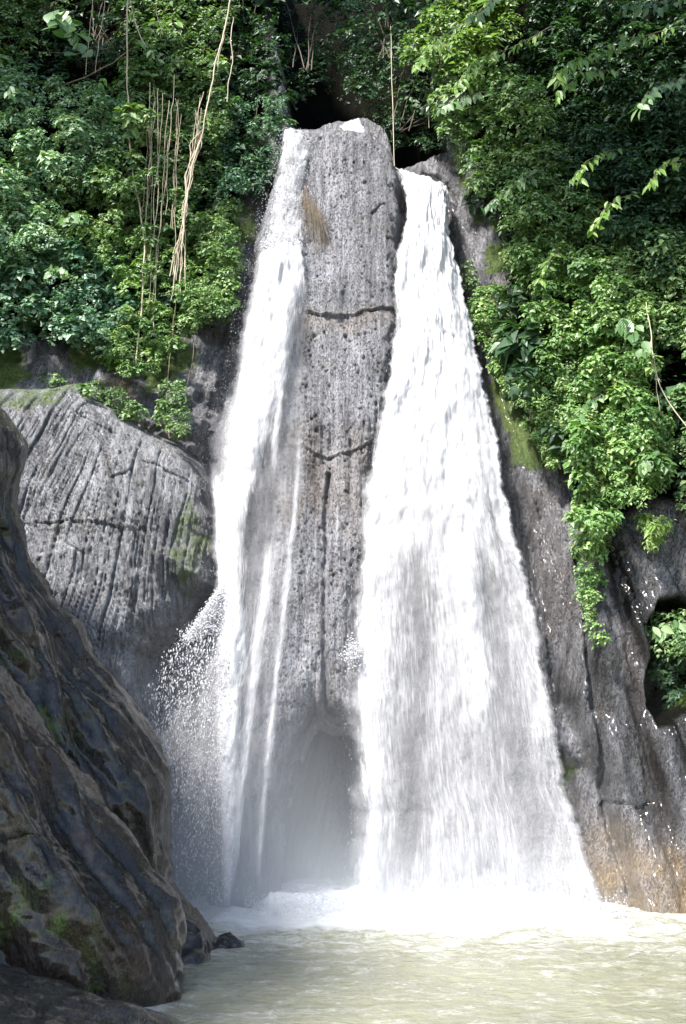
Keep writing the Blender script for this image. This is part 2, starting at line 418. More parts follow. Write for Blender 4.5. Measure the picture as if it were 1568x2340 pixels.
def cliff_rel(X, Z):
    """relief of the cliff towards the camera, in metres, and its paint"""
    r = 0.25 * fbm(X * 0.45, Z * 0.35, seed=3)
    ur = X + 0.21 * Z                              # the right wall's ribs run down to the right
    right = smooth(2.0, 3.2, X + 0.12 * (Z - 5))
    flute = fbm(ur * 3.2, Z * 0.28, o=4, seed=20)
    flute2 = fbm(ur * 9.0, Z * 0.9, o=3, seed=31)
    r = r + right * (0.11 * flute + 0.035 * flute2 + 0.05 * crease(fbm(ur * 2.6, Z * 0.16, o=3, seed=33), .10) + 0.03 * crease(fbm(ur * 7, Z * 0.5, o=3, seed=34), .14))
    r = r + (1 - right) * (0.06 * fbm(X * 4, Z * 0.8, seed=5) + 0.03 * fbm(X * 9, Z * 3, seed=8))
    r = r + 0.55 * smooth(0.0, 0.45, sd_poly(X, Z, RSLAB))
    r = r - 6.5 * smooth(-0.05, 0.9, sd_poly(X, Z, SLOT))
    r = r - 2.2 * smooth(0.0, 0.8, sd_poly(X, Z, ALCOVE)) 
    r = r - 1.9 * smooth(-0.02, 0.30, sd_poly(X, Z, CAVE))
    r = r - 0.55 * smooth(-0.02, 0.3, sd_poly(X, Z, HOLLOW))
    for G, a, w in ((G1, .16, .07), (G2, .30, .06), (G3, .17, .14), (G4, .05, .014), (G5, .12, .03), (G6, .03, .012)):
        d = seg_dist(X + 0.02 * perlin(X * 6, Z * 6, seed=4), Z + 0.02 * perlin(X * 6, Z * 6, seed=9), G)
        r = r - a * np.exp(-(d / w) ** 2)
    # bumpy rock under the left shrubs
    ls = smooth(-0.1, 0.3, sd_poly(X, Z, LSLOPE))
    r = r + ls * (0.35 + 0.28 * fbm(X * 1.3, Z * 1.6, seed=41))
    pt = pits(X, Z, 0.11, 0.13, 0.35, 0.028, 5) * smooth(0, .5, right + .3)
    r = r - 0.045 * pt + 0.02 * fbm(X * 13, Z * 8, o=3, seed=50)
    moss = np.zeros(X.shape)
    for poly, a in (([(1135, 860), (1210, 950), (1268, 1065), (1185, 1060), (1150, 970), (1125, 890)], 1.3),
                    ([(1120, 540), (1165, 560), (1175, 620), (1110, 620)], 1.0),
                    ([(1050, 340), (1080, 420), (1110, 500), (1090, 500), (1060, 430), (1040, 370)], .95),
                    ([(1100, 430), (1150, 500), (1180, 590), (1150, 580), (1110, 480)], .8),
                    ([(1255, 1690), (1300, 1710), (1330, 1760), (1300, 1880), (1265, 1800)], .75),
                    ([(160, 800), (230, 780), (250, 870), (180, 860)], 1.0),
                    ([(-20, 780), (60, 790), (90, 880), (20, 910), (-40, 900)], .85),
                    ([(330, 830), (450, 780), (480, 850), (400, 900), (330, 930)], .75),
                    ([(1460, 1380), (1700, 1380), (1700, 1560), (1500, 1660)], .55),
                    ([(505, 470), (600, 450), (600, 560), (520, 560)], .7)):
        moss = np.maximum(moss, 0.85 * a * smooth(-0.30, 0.28, sd_poly(X, Z, xz(poly)) + 0.12 * fbm(X * 2, Z * 2, seed=66)))
    och = smooth(1.6, 0.2, Z + 0.35 * fbm(X * 1.2, Z * 1.2, seed=61)) * smooth(3.2, 4.0, X)
    och = np.maximum(och, 0.5 * smooth(0.3, 0.0, seg_dist(X, Z, xz([(1160, 620), (1200, 720), (1215, 800)]))))
    och = np.maximum(och, 0.6 * smooth(-.1, .15, sd_poly(X, Z, xz([(250, 900), (300, 860), (330, 930), (290, 960)]))))
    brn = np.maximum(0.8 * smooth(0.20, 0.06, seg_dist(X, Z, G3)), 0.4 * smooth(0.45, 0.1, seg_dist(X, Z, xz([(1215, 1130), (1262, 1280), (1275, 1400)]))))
    brn = np.maximum(brn, smooth(0.0, 0.12, sd_poly(X, Z, SLOT)))  # slot darkened in colour for its shade, the cave likewise
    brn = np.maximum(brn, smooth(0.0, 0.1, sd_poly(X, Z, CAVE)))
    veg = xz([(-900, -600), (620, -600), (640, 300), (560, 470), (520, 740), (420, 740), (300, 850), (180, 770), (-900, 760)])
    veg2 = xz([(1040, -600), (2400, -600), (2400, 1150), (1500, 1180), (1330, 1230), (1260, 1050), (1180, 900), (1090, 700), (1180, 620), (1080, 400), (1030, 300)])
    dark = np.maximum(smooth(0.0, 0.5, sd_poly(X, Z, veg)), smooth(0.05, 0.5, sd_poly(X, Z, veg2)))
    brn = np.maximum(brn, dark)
    return r, np.stack([moss, och, brn], -1), dark

def axis(lo, hi, step, a, b, coarse):
    return np.concatenate([np.arange(a, lo, coarse), np.arange(lo, hi, step), np.arange(hi, b + coarse, coarse)])

xs = axis(-5.2, 5.9, 0.032, -14, 14, 0.3)
zs = axis(-0.4, 15.9, 0.036, -1.2, 26, 0.3)
X, Z = np.meshgrid(xs, zs)
R, paint, dark = cliff_rel(X, Z)
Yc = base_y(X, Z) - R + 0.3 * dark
# beyond the frame the gorge walls come forward
Yc = Yc - 0.9 * np.maximum(0, np.abs(X) - 7.4) ** 1.15
V = np.stack([X + 0.0 * Z, Yc, Z], -1).reshape(-1, 3)
F = grid_faces(len(zs), len(xs))
F = F[:, ::-1][:, [0, 1, 2, 3]]
F = grid_faces(len(zs), len(xs))
me = mesh_np('cliff', V, F)
attr_color(me, 'paint', paint.reshape(-1, 3))
attr_float(me, 'soil_shade', np.clip(dark + smooth(0.0, 0.15, sd_poly(X, Z, SLOT)) + 0.85 * smooth(0.0, 0.1, sd_poly(X, Z, CAVE)) + 0.5 * smooth(0.0, 0.3, sd_poly(X, Z, ALCOVE)) + (0.5 + .6 * np.clip(fbm((X + .21 * Z) * 2.6, Z * .22, seed=68), -1, 1)) * smooth(-.1, .4, sd_poly(X, Z, RSLAB)) * smooth(0.4, 1.4, Z) + .3 * smooth(.35, .0, seg_dist(X, Z, G1)), 0, 1).reshape(-1))  # soil and damp, plus shade painted into slot, cave and alcove
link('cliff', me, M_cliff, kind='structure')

attr_float(me, 'wet', np.clip(np.maximum(smooth(-.1, .4, sd_poly(X, Z, RSLAB)), .6 * smooth(.5, .0, seg_dist(X, Z, G1))) * (1 - dark), 0, 1).reshape(-1))
# rock closing the gorge behind the falls, its shade painted near black
def sheet_simple(name, x0, x1, z0, z1, yfn, nx, nz, mat, **kw):
    X, Z = np.meshgrid(np.linspace(x0, x1, nx), np.linspace(z0, z1, nz))
    V = np.stack([X, yfn(X, Z), Z], -1).reshape(-1, 3)
    me = mesh_np(name, V, grid_faces(nz, nx))
    attr_color(me, 'paint', np.zeros((len(V), 3))); attr_float(me, 'soil_shade', np.ones(len(V)))
    return link(name, me, mat, **kw)

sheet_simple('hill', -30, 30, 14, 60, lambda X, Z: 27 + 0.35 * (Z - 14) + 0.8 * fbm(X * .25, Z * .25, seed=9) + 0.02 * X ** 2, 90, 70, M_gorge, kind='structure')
# ------------------------------------------------------------------ central pillar
PIL = xz([(645, 302), (700, 298), (760, 300), (850, 308), (895, 345), (918, 420), (925, 500), (922, 620), (925, 760), (900, 950), (868, 1150), (845, 1400),
          (838, 1655), (800, 1648), (765, 1648), (740, 1640), (712, 1632), (684, 1672), (648, 1765), (612, 1890), (598, 2110), (470, 2110), (470, 1800), (500, 1500), (530, 1200), (560, 900), (590, 640), (575, 560), (610, 450)], 0.5)
K1 = xz([(695, 728), (730, 738), (770, 738), (830, 722), (915, 706)], .8)
K2 = xz([(688, 1030), (720, 1046), (750, 1052), (800, 1040), (856, 1008)], .8)
K3 = xz([(750, 1085), (748, 1120), (746, 1200), (742, 1400), (744, 1640)], .8)
K4 = xz([(905, 345), (918, 430), (921, 500), (912, 560)], .8)
K5 = xz([(850, 505), (870, 480), (876, 478)], .8)
LEDGE = xz([(570, 560), (700, 562), (770, 585), (800, 640), (790, 1000), (690, 1100), (500, 1100), (540, 700)], .8)
xs = np.arange(-2.9, 1.5, 0.02); zs = np.arange(-0.3, 15.9, 0.022)
X, Z = np.meshgrid(xs, zs)
wob = 0.05 * perlin(X * 2.5, Z * 2.5, seed=71) + 0.02 * perlin(X * 8, Z * 8, seed=72)
sd = sd_poly(X, Z, PIL) + wob
dd = np.clip(sd / 0.62, 0, 1)
bul = 0.95 * np.sqrt(1 - (1 - dd) ** 2) - 0.7 * smooth(0, -0.25, sd)
r = bul + 0.10 * fbm(X * 1.1, Z * 0.7, seed=73)
r += 0.16 * smooth(-0.1, 0.55, sd_poly(X, Z, LEDGE) + wob)
low = smooth(9.5, 7.5, Z)
r += (0.3 + 0.7 * low) * (0.035 * fbm(X * 6, Z * 0.35, seed=74) + 0.016 * fbm(X * 18, Z * 0.8, o=2, seed=75))
for G, a, w in ((K1, .06, .015), (K2, .05, .012), (K3, .13, .045), (K4, .18, .05), (K5, .06, .02)):
    d = seg_dist(X + 0.03 * perlin(X * 5, Z * 5, seed=77), Z + 0.045 * fbm(X * 5, Z * 5, seed=78), G)
    r -= a * np.exp(-(d / w) ** 2)
# the block above a crack stands a little proud of the one below
r += 0.06 * smooth(-0.02, 0.02, Z - np.interp(X, K1[:, 0], K1[:, 1]) + 0.02 * perlin(X * 5, Z * 5, seed=78))
r += 0.05 * smooth(-0.02, 0.02, Z - np.interp(X, K2[:, 0], K2[:, 1]) + 0.02 * perlin(X * 5, Z * 5, seed=78))
r -= 0.05 * pits(X, Z, 0.10, 0.12, 0.6, 0.026, 15) * smooth(-.5, .5, fbm(X * 1.2, Z * .7, seed=98) + .2) + 0.05 * pits(X, Z, 0.33, 0.3, 0.45, 0.05, 16)
r += 0.018 * fbm(X * 14, Z * 9, o=3, seed=79) + 0.022 * crease(fbm(X * 7 + .3 * Z, Z * 0.55, o=3, seed=91), .12) * (.4 + .6 * low) + .05 * crease(fbm(X * 1.7, Z * 0.2, o=3, seed=92), .05) * low
off0 = base_y(X, Z) - r
keep = (sd > -0.22)
V = np.stack([X, off0, Z], -1).reshape(-1, 3)
F = grid_faces(len(zs), len(xs))
F = F[keep.ravel()[F].all(1)]
pp = np.zeros((V.shape[0], 3))
pp[:, 1] = (0.35 * smooth(0.5, 0.0, np.abs(Z - np.interp(X, K1[:, 0], K1[:, 1]) + .15)) + 0.3 * smooth(8.2, 7.2, Z) * smooth(5.5, 6.5, Z)).ravel() * 0.7
V, F, pp = compact(V, F, pp)
me = mesh_np('rock_pillar', V, F)
attr_color(me, 'paint', pp)
link('rock_pillar', me, M_pillar, label='tall grey pitted rock pillar standing between the two falling streams of water', category='rock')

# ------------------------------------------------------------------ grooved boulder on the left
BOU = xz([(-300, 900), (20, 880), (90, 878), (190, 872), (235, 905), (300, 950), (360, 985), (420, 1012), (462, 1045), (482, 1110), (497, 1190), (503, 1270), (498, 1345),
          (440, 1375), (418, 1430), (385, 1465), (352, 1475), (330, 1500), (330, 1560), (322, 1640), (380, 1750), (300, 1850), (-300, 1850)], 0.6)
APX, APZ = xz([(520, 100)], 0.6)[0]
BC = [xz(l, .8) for l in ([(205, 930), (190, 960), (240, 990), (310, 1010)], [(215, 985), (185, 1040), (165, 1110), (150, 1150)], [(110, 1215), (180, 1208), (260, 1215), (290, 1222)],
      [(95, 1080), (115, 1098)], [(345, 1072), (400, 1095), (440, 1105)], [(275, 1110), (320, 1095)], [(170, 1250), (220, 1280)], [(330, 1460), (365, 1455)])]
xs = np.arange(-6.4, -1.6, 0.017); zs = np.arange(0.8, 9.2, 0.026)
X, Z = np.meshgrid(xs, zs)
wob = 0.05 * perlin(X * 2.2, Z * 2.2, seed=81) + 0.02 * perlin(X * 7, Z * 7, seed=82)
sd = sd_poly(X, Z, BOU) + wob
dd = np.clip(sd / 1.25, 0, 1)
bul = 1.45 * np.sqrt(1 - (1 - dd) ** 2) - 0.8 * smooth(0, -0.3, sd)
ang = np.arctan2(X - APX, APZ - Z)
rad = np.hypot(X - APX, Z - APZ)
angw = ang + 0.008 * perlin(X * 0.7, Z * 0.7, seed=83)
gr = fbm(angw * 95, rad * 0.12, o=3, seed=84, gain=0.55)
rid = 1 - np.abs(fbm(angw * 38, rad * 0.16, o=2, seed=86)) * 1.6
gr2 = fbm(angw * 170, rad * 1.1, o=3, seed=85)
amp = smooth(0.0, 0.5, sd)
r = bul + 0.12 * fbm(X * 0.9, Z * 0.9, seed=87) + amp * (0.022 * gr + 0.022 * np.clip(rid, -1, 1) + 0.014 * gr2 + 0.07 * crease(fbm(angw * 60, rad * 0.08, o=2, seed=93), .05) + 0.05 * crease(fbm(angw * 120, rad * 0.16, o=2, seed=94), .07) + 0.03 * crease(fbm(angw * 210, rad * 0.3, o=2, seed=95), .10))
for G in BC:
    d = seg_dist(X + 0.04 * perlin(X * 5, Z * 5, seed=88), Z + 0.04 * perlin(X * 5, Z * 5, seed=89), G)
    r -= 0.06 * np.exp(-(d / 0.013) ** 2)
# slabs of slightly different height between cracks
r += 0.03 * smooth(-0.02, 0.02, Z - np.interp(X, BC[2][:, 0], BC[2][:, 1]) + .03 * perlin(X * 6, Z * 2, seed=2)) * smooth(-2.9, -3.3, X)
r -= 0.022 * pits(X, Z, 0.13, 0.2, 0.4, 0.022, 25)
r += 0.010 * fbm(X * 14, Z * 7, o=3, seed=90)
keep = sd > -0.28
V = np.stack([X, base_y(X, Z) - r, Z], -1).reshape(-1, 3)
F = grid_faces(len(zs), len(xs)); F = F[keep.ravel()[F].all(1)]
pp = np.zeros((len(V), 3))
mz = smooth(-.25, .05, sd_poly(X, Z, xz([(-50, 880), (80, 860), (210, 890), (150, 950), (40, 960)], .6)))
pp[:, 0] = 0.50 * mz.ravel()
pp[:, 0] = np.maximum(pp[:, 0], (0.50 * smooth(-.3, .25, sd_poly(X, Z, xz([(385, 1300), (440, 1080), (500, 1250), (430, 1420)], .6)))).ravel())
V, F, pp = compact(V, F, pp)
me = mesh_np('boulder', V, F); attr_color(me, 'paint', pp)
link('boulder', me, M_boulder, label='big rounded grey boulder with slanting grooves, below the left shrubs', category='boulder')

# ------------------------------------------------------------------ foreground rocks
def loft_rock(name, outline, A, Bf, Bb, nr, nt_, mat, seed, amp=0.22, paint=None, **kw):
    """outline rows: (px, py, Y) along the rock's right edge, from top to waterline"""
    o = np.array(outline, float)
    s = np.linspace(0, 1, nr)
    L = np.concatenate([[0], np.cumsum(np.hypot(np.diff(o[:, 0]), np.diff(o[:, 1])))]); L /= L[-1]
    px, py, Y = (np.interp(s, L, o[:, k]) for k in range(3))
    nose = at(px, py, Y)
    t = np.linspace(-1, 1, nt_)
    T, S = np.meshgrid(t, s)
    a = np.abs(T)
    xx = nose[:, 0][:, None] - A * a ** 1.7
    yy = nose[:, 1][:, None] + np.where(T < 0, -Bf, Bb) * a ** 0.95
    zz = np.repeat(nose[:, 2][:, None], nt_, 1)
    # outward normal, roughly
    du = np.stack([np.gradient(xx, axis=1), np.gradient(yy, axis=1), np.zeros_like(xx)], -1)
    dv = np.stack([np.gradient(xx, axis=0), np.gradient(yy, axis=0), np.gradient(zz, axis=0)], -1)
    n = np.cross(du, dv); n /= np.linalg.norm(n, axis=-1)[..., None] + 1e-9
    if n[nr // 2, nt_ // 2, 0] < 0: n = -n
    sh = 0.55
    q = xx + sh * zz
    big = fbm(xx * 0.7, yy * 0.7, zz * 0.6, o=2, seed=seed)
    rid = 1 - 2.6 * np.abs(perlin(q * 0.8, yy * 0.8, zz * 0.22, seed=seed + 5))
    mid = 1 - 2.4 * np.abs(fbm(q * 2.1, yy * 2.1, zz * 0.6, o=2, seed=seed + 3))
    fl = fbm(q * 7, yy * 7, zz * 1.3, o=3, seed=seed + 7)
    fine = fbm(xx * 14, yy * 14, zz * 9, o=3, seed=seed + 9)
    h = amp * big + amp * 1.25 * rid + amp * 0.5 * mid + 0.05 * fl + 0.022 * fine
    h = (h - amp * 0.6) * (0.45 + 0.55 * smooth(0.05, 0.4, a))
    P = np.stack([xx, yy, zz], -1) + n * h[..., None]
    V = P.reshape(-1, 3)
    F = grid_faces(nr, nt_)
    # cap above and below
    me = mesh_np(name, V, F)
    pr = np.zeros((len(V), 3)); c = np.clip(rid * 0.6 + big * 0.8, -1, 1.5)
    pr[:, 1] = (smooth(0.35, 1.0, c) * smooth(0.0, 0.6, fbm(xx * .9, yy * .9, zz * .9, seed=seed + 30) + .1)).ravel() * 0.6
    pr[:, 2] = (smooth(0.1, 0.6, fbm(xx * 1.1, yy * 1.1, zz * .7, seed=seed + 40)) * 0.8).ravel()
    pr[:, 0] = (0.42 * smooth(0.0, 0.5, fbm(xx * .6, yy * .6, zz * .6, seed=seed + 50))).ravel()
    attr_color(me, 'paint', pr)
    return link(name, me, mat, **kw)

loft_rock('rock', [(-200, 840, 13.4), (-110, 880, 13.2), (-10, 925, 13.0), (42, 1000, 12.9), (50, 1080, 12.8), (62, 1155, 12.8), (78, 1200, 12.8), (84, 1285, 12.8), (150, 1385, 12.7), (190, 1425, 12.7), (222, 1500, 12.7),
                   (250, 1535, 12.7), (300, 1640, 12.6), (342, 1710, 12.6), (364, 1780, 12.6), (372, 1880, 12.6), (385, 2020, 12.6), (425, 2090, 12.6), (470, 2150, 12.5), (500, 2185, 12.4), (500, 2230, 12.4)],
          5.5, 2.6, 2.6, 320, 230, M_fore, 101, amp=0.33, label='tall dark wet rock rising beside the grooved boulder at the left edge', category='rock')
loft_rock('rock', [(-300, 1380, 10.9), (-80, 1500, 10.8), (40, 1590, 10.8), (105, 1650, 10.8), (150, 1700, 10.7), (200, 1790, 10.7), (235, 1835, 10.7), (285, 1910, 10.7), (335, 2000, 10.6), (385, 2070, 10.6), (402, 2130, 10.6), (396, 2210, 10.5), (385, 2275, 10.4), (380, 2330, 10.3)],
          4.6, 2.2, 2.2, 280, 230, M_fore, 131, amp=0.30, label='jagged blackish brown rock with white glints, standing in the pool at lower left', category='rock')

def lump(name, c, rad, mat, seed, amp, nu=160, nv=90, **kw):
    U, Vv = np.meshgrid(np.linspace(0, 2 * np.pi, nu, endpoint=False), np.linspace(0, np.pi * 0.62, nv))
    D = np.stack([np.sin(Vv) * np.cos(U), np.sin(Vv) * np.sin(U), np.cos(Vv)], -1)
    h = 1 + amp * fbm(D[..., 0] * 1.7, D[..., 1] * 1.7, D[..., 2] * 1.7, seed=seed) + 0.03 * amp / .2 * fbm(D[..., 0] * 9, D[..., 1] * 9, D[..., 2] * 9, seed=seed + 3)
    P = D * h[..., None] * np.array(rad) + np.array(c)
    i = np.arange(nv * nu).reshape(nv, nu); j = np.roll(i, -1, 1)
    F = np.stack([i[:-1], j[:-1], j[1:], i[1:]], -1).reshape(-1, 4)
    me = mesh_np(name, P.reshape(-1, 3), F[:, ::-1])
    pr = np.zeros((nu * nv, 3)); pr[:, 0] = (0.5 * smooth(-.1, .5, fbm(P[..., 0], P[..., 1], P[..., 2], seed=seed))).ravel(); pr[:, 1] = 0.0
    attr_color(me, 'paint', pr)
    return link(name, me, mat, **kw)
lump('rock', (-3.55, 8.9, -0.35), (2.3, 1.15, 0.95), M_fore, 151, 0.12, label='low rounded dark rock at the bottom left corner, lapped by foam', category='rock')
lump('rock', (-1.40, 12.9, -0.06), (0.22, 0.16, 0.17), M_fore, 161, 0.2, 48, 28, label='small dark rock poking out of the pool near the tall rock', category='rock')

# ------------------------------------------------------------------ pool
def pool():
    ys = np.concatenate([np.arange(-20, 8, 0.5), np.arange(8, 17.8, 0.045), [18.5, 20]])
    xs = np.concatenate([np.arange(-16, -4.2, 0.4), np.arange(-4.2, 6.0, 0.05), np.arange(6.0, 16, 0.4)])
    X, Y = np.meshgrid(xs, ys)
    turb = smooth(9.5, 15.5, Y) * smooth(-5, -2, X)
    d = Y + 0.5 * np.sin(X)
    h = 0.020 * fbm(X * 0.9, Y * 1.8, seed=201) + (0.016 + 0.055 * turb ** 2) * fbm(X * 2.2 + 0.6 * perlin(X, Y, seed=9), Y * 3.8, o=4, seed=202)
    h += 0.012 * (1 - 2 * np.abs(perlin(X * 3.0, Y * 5.0, seed=205)))
    V = np.stack([X, Y, h], -1).reshape(-1, 3)
    me = mesh_np('pool_water', V, grid_faces(len(ys), len(xs)))
    # floating foam: thick at the foot of the falls, drifting away in streaks
    foot = 15.3 - 0.25 * np.maximum(0, X - 2.2)
    core = smooth(-3.2, -1.0, X) * smooth(4.5, 3.2, X)
    near = smooth(3.3, 0.2, foot - Y + 0.7 * perlin(X * 0.8, Y * 0.8, seed=203)) * core
    left = 0.62 * smooth(-3.6, -2.2, X) * smooth(1.5, -1.0, X) * smooth(12.2, 14.6, Y)
    edge = 0.55 * smooth(0.5, 0.0, np.hypot(X + 2.0, (Y - 10.0)) - 0.25)
    edge2 = 0.5 * smooth(0.8, 0.0, np.hypot((X - 4.7) * .8, (Y - 13.6)) - 0.2)
    fo = np.maximum.reduce([near, left, edge, edge2, 0.35 + 0.16 * smooth(11, 14.5, Y)])
    attr_float(me, 'foam', fo.reshape(-1))
    m, nt, b, out = new_mat('murky_pool_water')
    g = N(nt); p = g.pos()
    fa = g.n('ShaderNodeAttribute', attribute_name='foam').outputs['Fac']
    w = g.n('ShaderNodeVectorMath', operation='ADD'); nt.links.new(p, w.inputs[0])
    dn = g.n('ShaderNodeTexNoise'); dn.inputs['Scale'].default_value = 1.2; nt.links.new(p, dn.inputs['Vector'])
    sc = g.n('ShaderNodeVectorMath', operation='SCALE'); sc.inputs['Scale'].default_value = 0.55; nt.links.new(dn.outputs['Color'], sc.inputs[0]); nt.links.new(sc.outputs[0], w.inputs[1])
    f1 = g.noise(g.mapping(w.outputs[0], (1.1, 2.6, 1)), 2.4, 9, 0.68)
    f2 = g.noise(g.mapping(w.outputs[0], (1.5, 3.2, 1)), 11, 5, 0.7)
    rid = g.math('SUBTRACT', 1.0, g.math('MULTIPLY', g.math('ABSOLUTE', g.math('SUBTRACT', g.noise(g.mapping(w.outputs[0], (0.8, 2.3, 1)), 1.9, 7, 0.6), 0.5)), 7.0))
    s = g.math('ADD', g.math('MULTIPLY', f1, 0.45), g.math('MULTIPLY', f2, 0.28))
    s = g.math('ADD', s, g.math('MULTIPLY', rid, 0.085))
    s = g.math('ADD', s, g.math('MULTIPLY', fa, 0.62))
    foam = g.ramp(s, [(0.64, 0.0), (0.92, 1.0)])
    mud = g.ramp(g.noise(p, 0.5, 3), [(0.3, (0.175, 0.178, 0.118)), (0.7, (0.245, 0.242, 0.165))])
    nt.links.new(g.mix(foam, mud, (0.66, 0.66, 0.64)), b.inputs['Base Color'])
    nt.links.new(g.math('ADD', g.math('MULTIPLY', foam, 0.5), 0.14), b.inputs['Roughness'])
    h = g.math('ADD', g.math('MULTIPLY', g.noise(g.mapping(p, (1, 1.8, 1)), 5, 5, 0.6), 1.0), g.math('MULTIPLY', foam, 0.5))
    nt.links.new(g.bump(h, 0.55, 0.10), b.inputs['Normal'])
    link('pool_water', me, m, kind='structure')
pool()

# ------------------------------------------------------------------ waterfalls
def interp_rows(rows, n):
    r = np.array(rows, float)
    L = np.concatenate([[0], np.cumsum(np.hypot(np.diff((r[:, 0] + r[:, 2]) / 2), np.diff((r[:, 1] + r[:, 3]) / 2)))])
    s = np.linspace(0, L[-1], n)
    return np.stack([np.interp(s, L, r[:, k]) for k in range(r.shape[1])], -1)

def px_line(PX, PY, line, w):
    l = np.array(line, float)
    if l.shape[1] == 2: l = np.hstack([l, np.full((len(l), 1), w)])
    cx = np.interp(PY, l[:, 1], l[:, 0]); ww = np.interp(PY, l[:, 1], l[:, 2])
    m = smooth(l[0, 1] - 20, l[0, 1] + 150, PY) * smooth(l[-1, 1] + 40, l[-1, 1] - 90, PY) if l[0, 1] > 600 else smooth(l[-1, 1] + 40, l[-1, 1] - 90, PY)
    return np.exp(-((PX - cx) / ww) ** 2) * m

def fall_sheet(name, rows, nu, nv, extra, mat, densfn, seed, parent, lump_=0.05, bow=0.25, edge=0.13, redge=1.0):
    q = interp_rows(rows, nv)
    u = np.linspace(0, 1, nu)[None, :]
    gw = 0.035 * (q[:, 2] - q[:, 0]); q[:, 0] -= gw; q[:, 2] += gw
    jl = 9 * fbm(np.zeros(nv), np.arange(nv) * 0.05, seed=seed)[:, None] + 5 * fbm(np.zeros(nv), np.arange(nv) * 0.4, seed=seed + 1)[:, None]
    PX = q[:, 0:1] * (1 - u) + q[:, 2:3] * u + jl * (np.abs(u - .5) * 2) ** 3 * 1.0
    PY = q[:, 1:2] * (1 - u) + q[:, 3:4] * u
    off = q[:, 4:5] + extra + bow * (1 - (2 * u - 1) ** 2)
    P0 = on(PX, PY, off)
    W = np.linalg.norm(P0[:, -1] - P0[:, 0], axis=-1).mean()
    dl = np.linalg.norm(np.diff(P0[:, nu // 2], axis=0), axis=-1); Vv = np.concatenate([[0], np.cumsum(dl)])[:, None] + 0 * u
    UU = u * W + 0 * Vv
    P0[..., 1] -= lump_ * 1.6 * fbm(UU * 1.8, Vv * 0.9, seed=seed) + 0.35 * lump_ * fbm(UU * 9, Vv * 3.2, seed=seed + 4)
    de = densfn(PX, PY, u + 0 * PX)
    e = np.minimum(u, (1 - u) * redge) + 0.035 * fbm(UU * 5, Vv * 3, seed=seed + 2)
    de = de * smooth(-0.01, edge, e)
    me = mesh_np(name, P0.reshape(-1, 3), grid_faces(nv, nu))
    uv_np(me, np.stack([UU, Vv], -1).reshape(-1, 2)); attr_float(me, 'cover', np.clip(de, 0, 1.2).reshape(-1))
    return link(name, me, mat, parent)

RF = [(903, 381, 1018, 424, .20), (912, 395, 1021, 440, .55), (926, 440, 1021, 475, .78), (930, 500, 1022, 520, .85), (905, 590, 1036, 590, .88), (898, 650, 1050, 650, .88), (904, 720, 1066, 720, .88), (888, 850, 1092, 830, .86),
      (856, 1000, 1122, 980, .86), (820, 1200, 1162, 1200, .86), (800, 1450, 1215, 1430, .86), (795, 1640, 1255, 1650, .86), (806, 1800, 1278, 1790, .86), (814, 1850, 1303, 1860, .86), (805, 1950, 1330, 1950, .88), (792, 2085, 1362, 2078, .9)]
def dens_r(PX, PY, u):
    d = 0.92 - 0.36 * smooth(800, 1500, PY) - 0.06 * smooth(1500, 1800, PY)
    d = d + 0.25 * px_line(PX, PY, [(985, 400), (1000, 700), (1030, 1000), (1060, 1300), (1085, 1500), (1100, 1650)], 30)
    d = d + 0.22 * px_line(PX, PY, [(960, 400), (950, 700), (900, 1000), (860, 1300), (840, 1600), (850, 1800), (830, 2080)], 34)
    d = d + 0.18 * smooth(0.93, 0.985, u) * smooth(600, 1000, PY)
    d = d - 0.25 * px_line(PX, PY, [(1035, 640), (1060, 800), (1085, 960), (1110, 1100), (1150, 1300)], 7) * .8
    d = d - 0.2 * px_line(PX, PY, [(950, 1200), (960, 1500), (940, 1750), (930, 2000)], 30)
    d = d - 0.16 * px_line(PX, PY, [(1110, 1150), (1130, 1450), (1190, 1750), (1240, 1980)], 40)
    return np.clip(d, 0.05, 1.2)
t_r = thing('waterfall', 'broad white waterfall widening down the cliff right of the rock pillar', 'waterfall')
fall_sheet('water_sheet', RF, 110, 400, 0.0, M_fallA, lambda a, b, c: dens_r(a, b, c) + .06, 300, t_r, redge=3.5)
fall_sheet('water_sheet', RF, 110, 400, 0.12, M_fallB, lambda a, b, c: dens_r(a, b, c) - .05, 310, t_r, lump_=0.07, redge=2.5)
fall_sheet('water_sheet', RF, 110, 400, 0.24, M_fallC, lambda a, b, c: dens_r(a, b, c) - .02, 320, t_r, lump_=0.09, edge=.12)

LU = [(655, 292, 702, 296, .7), (644, 320, 712, 322, .95), (640, 380, 706, 386, 1.05), (626, 440, 700, 450, 1.1), (612, 500, 694, 510, 1.1), (600, 575, 702, 580, 1.1)]
LF = [(603, 556, 688, 558, 1.0), (588, 590, 702, 590, 1.15), (572, 650, 708, 650, 1.2), (556, 720, 706, 720, 1.2), (545, 800, 702, 800, 1.2), (524, 900, 698, 900, 1.2), (480, 1010, 696, 1000, 1.2), (476, 1100, 694, 1100, 1.2), (486, 1200, 688, 1200, 1.2),
      (490, 1340, 672, 1340, 1.2), (462, 1500, 655, 1500, 1.2), (430, 1700, 634, 1700, 1.15), (400, 1900, 612, 1900, 1.1), (385, 2085, 602, 2085, 1.1)]
def dens_u(PX, PY, u):
    return 0.72 - 0.26 * smooth(0.6, 1, u) + 0.22 * fbm(u * 4, PY / 30.0, seed=55) - 0.12 * smooth(450, 520, PY) * (1 - u) + 0.2 * smooth(340, 300, PY)
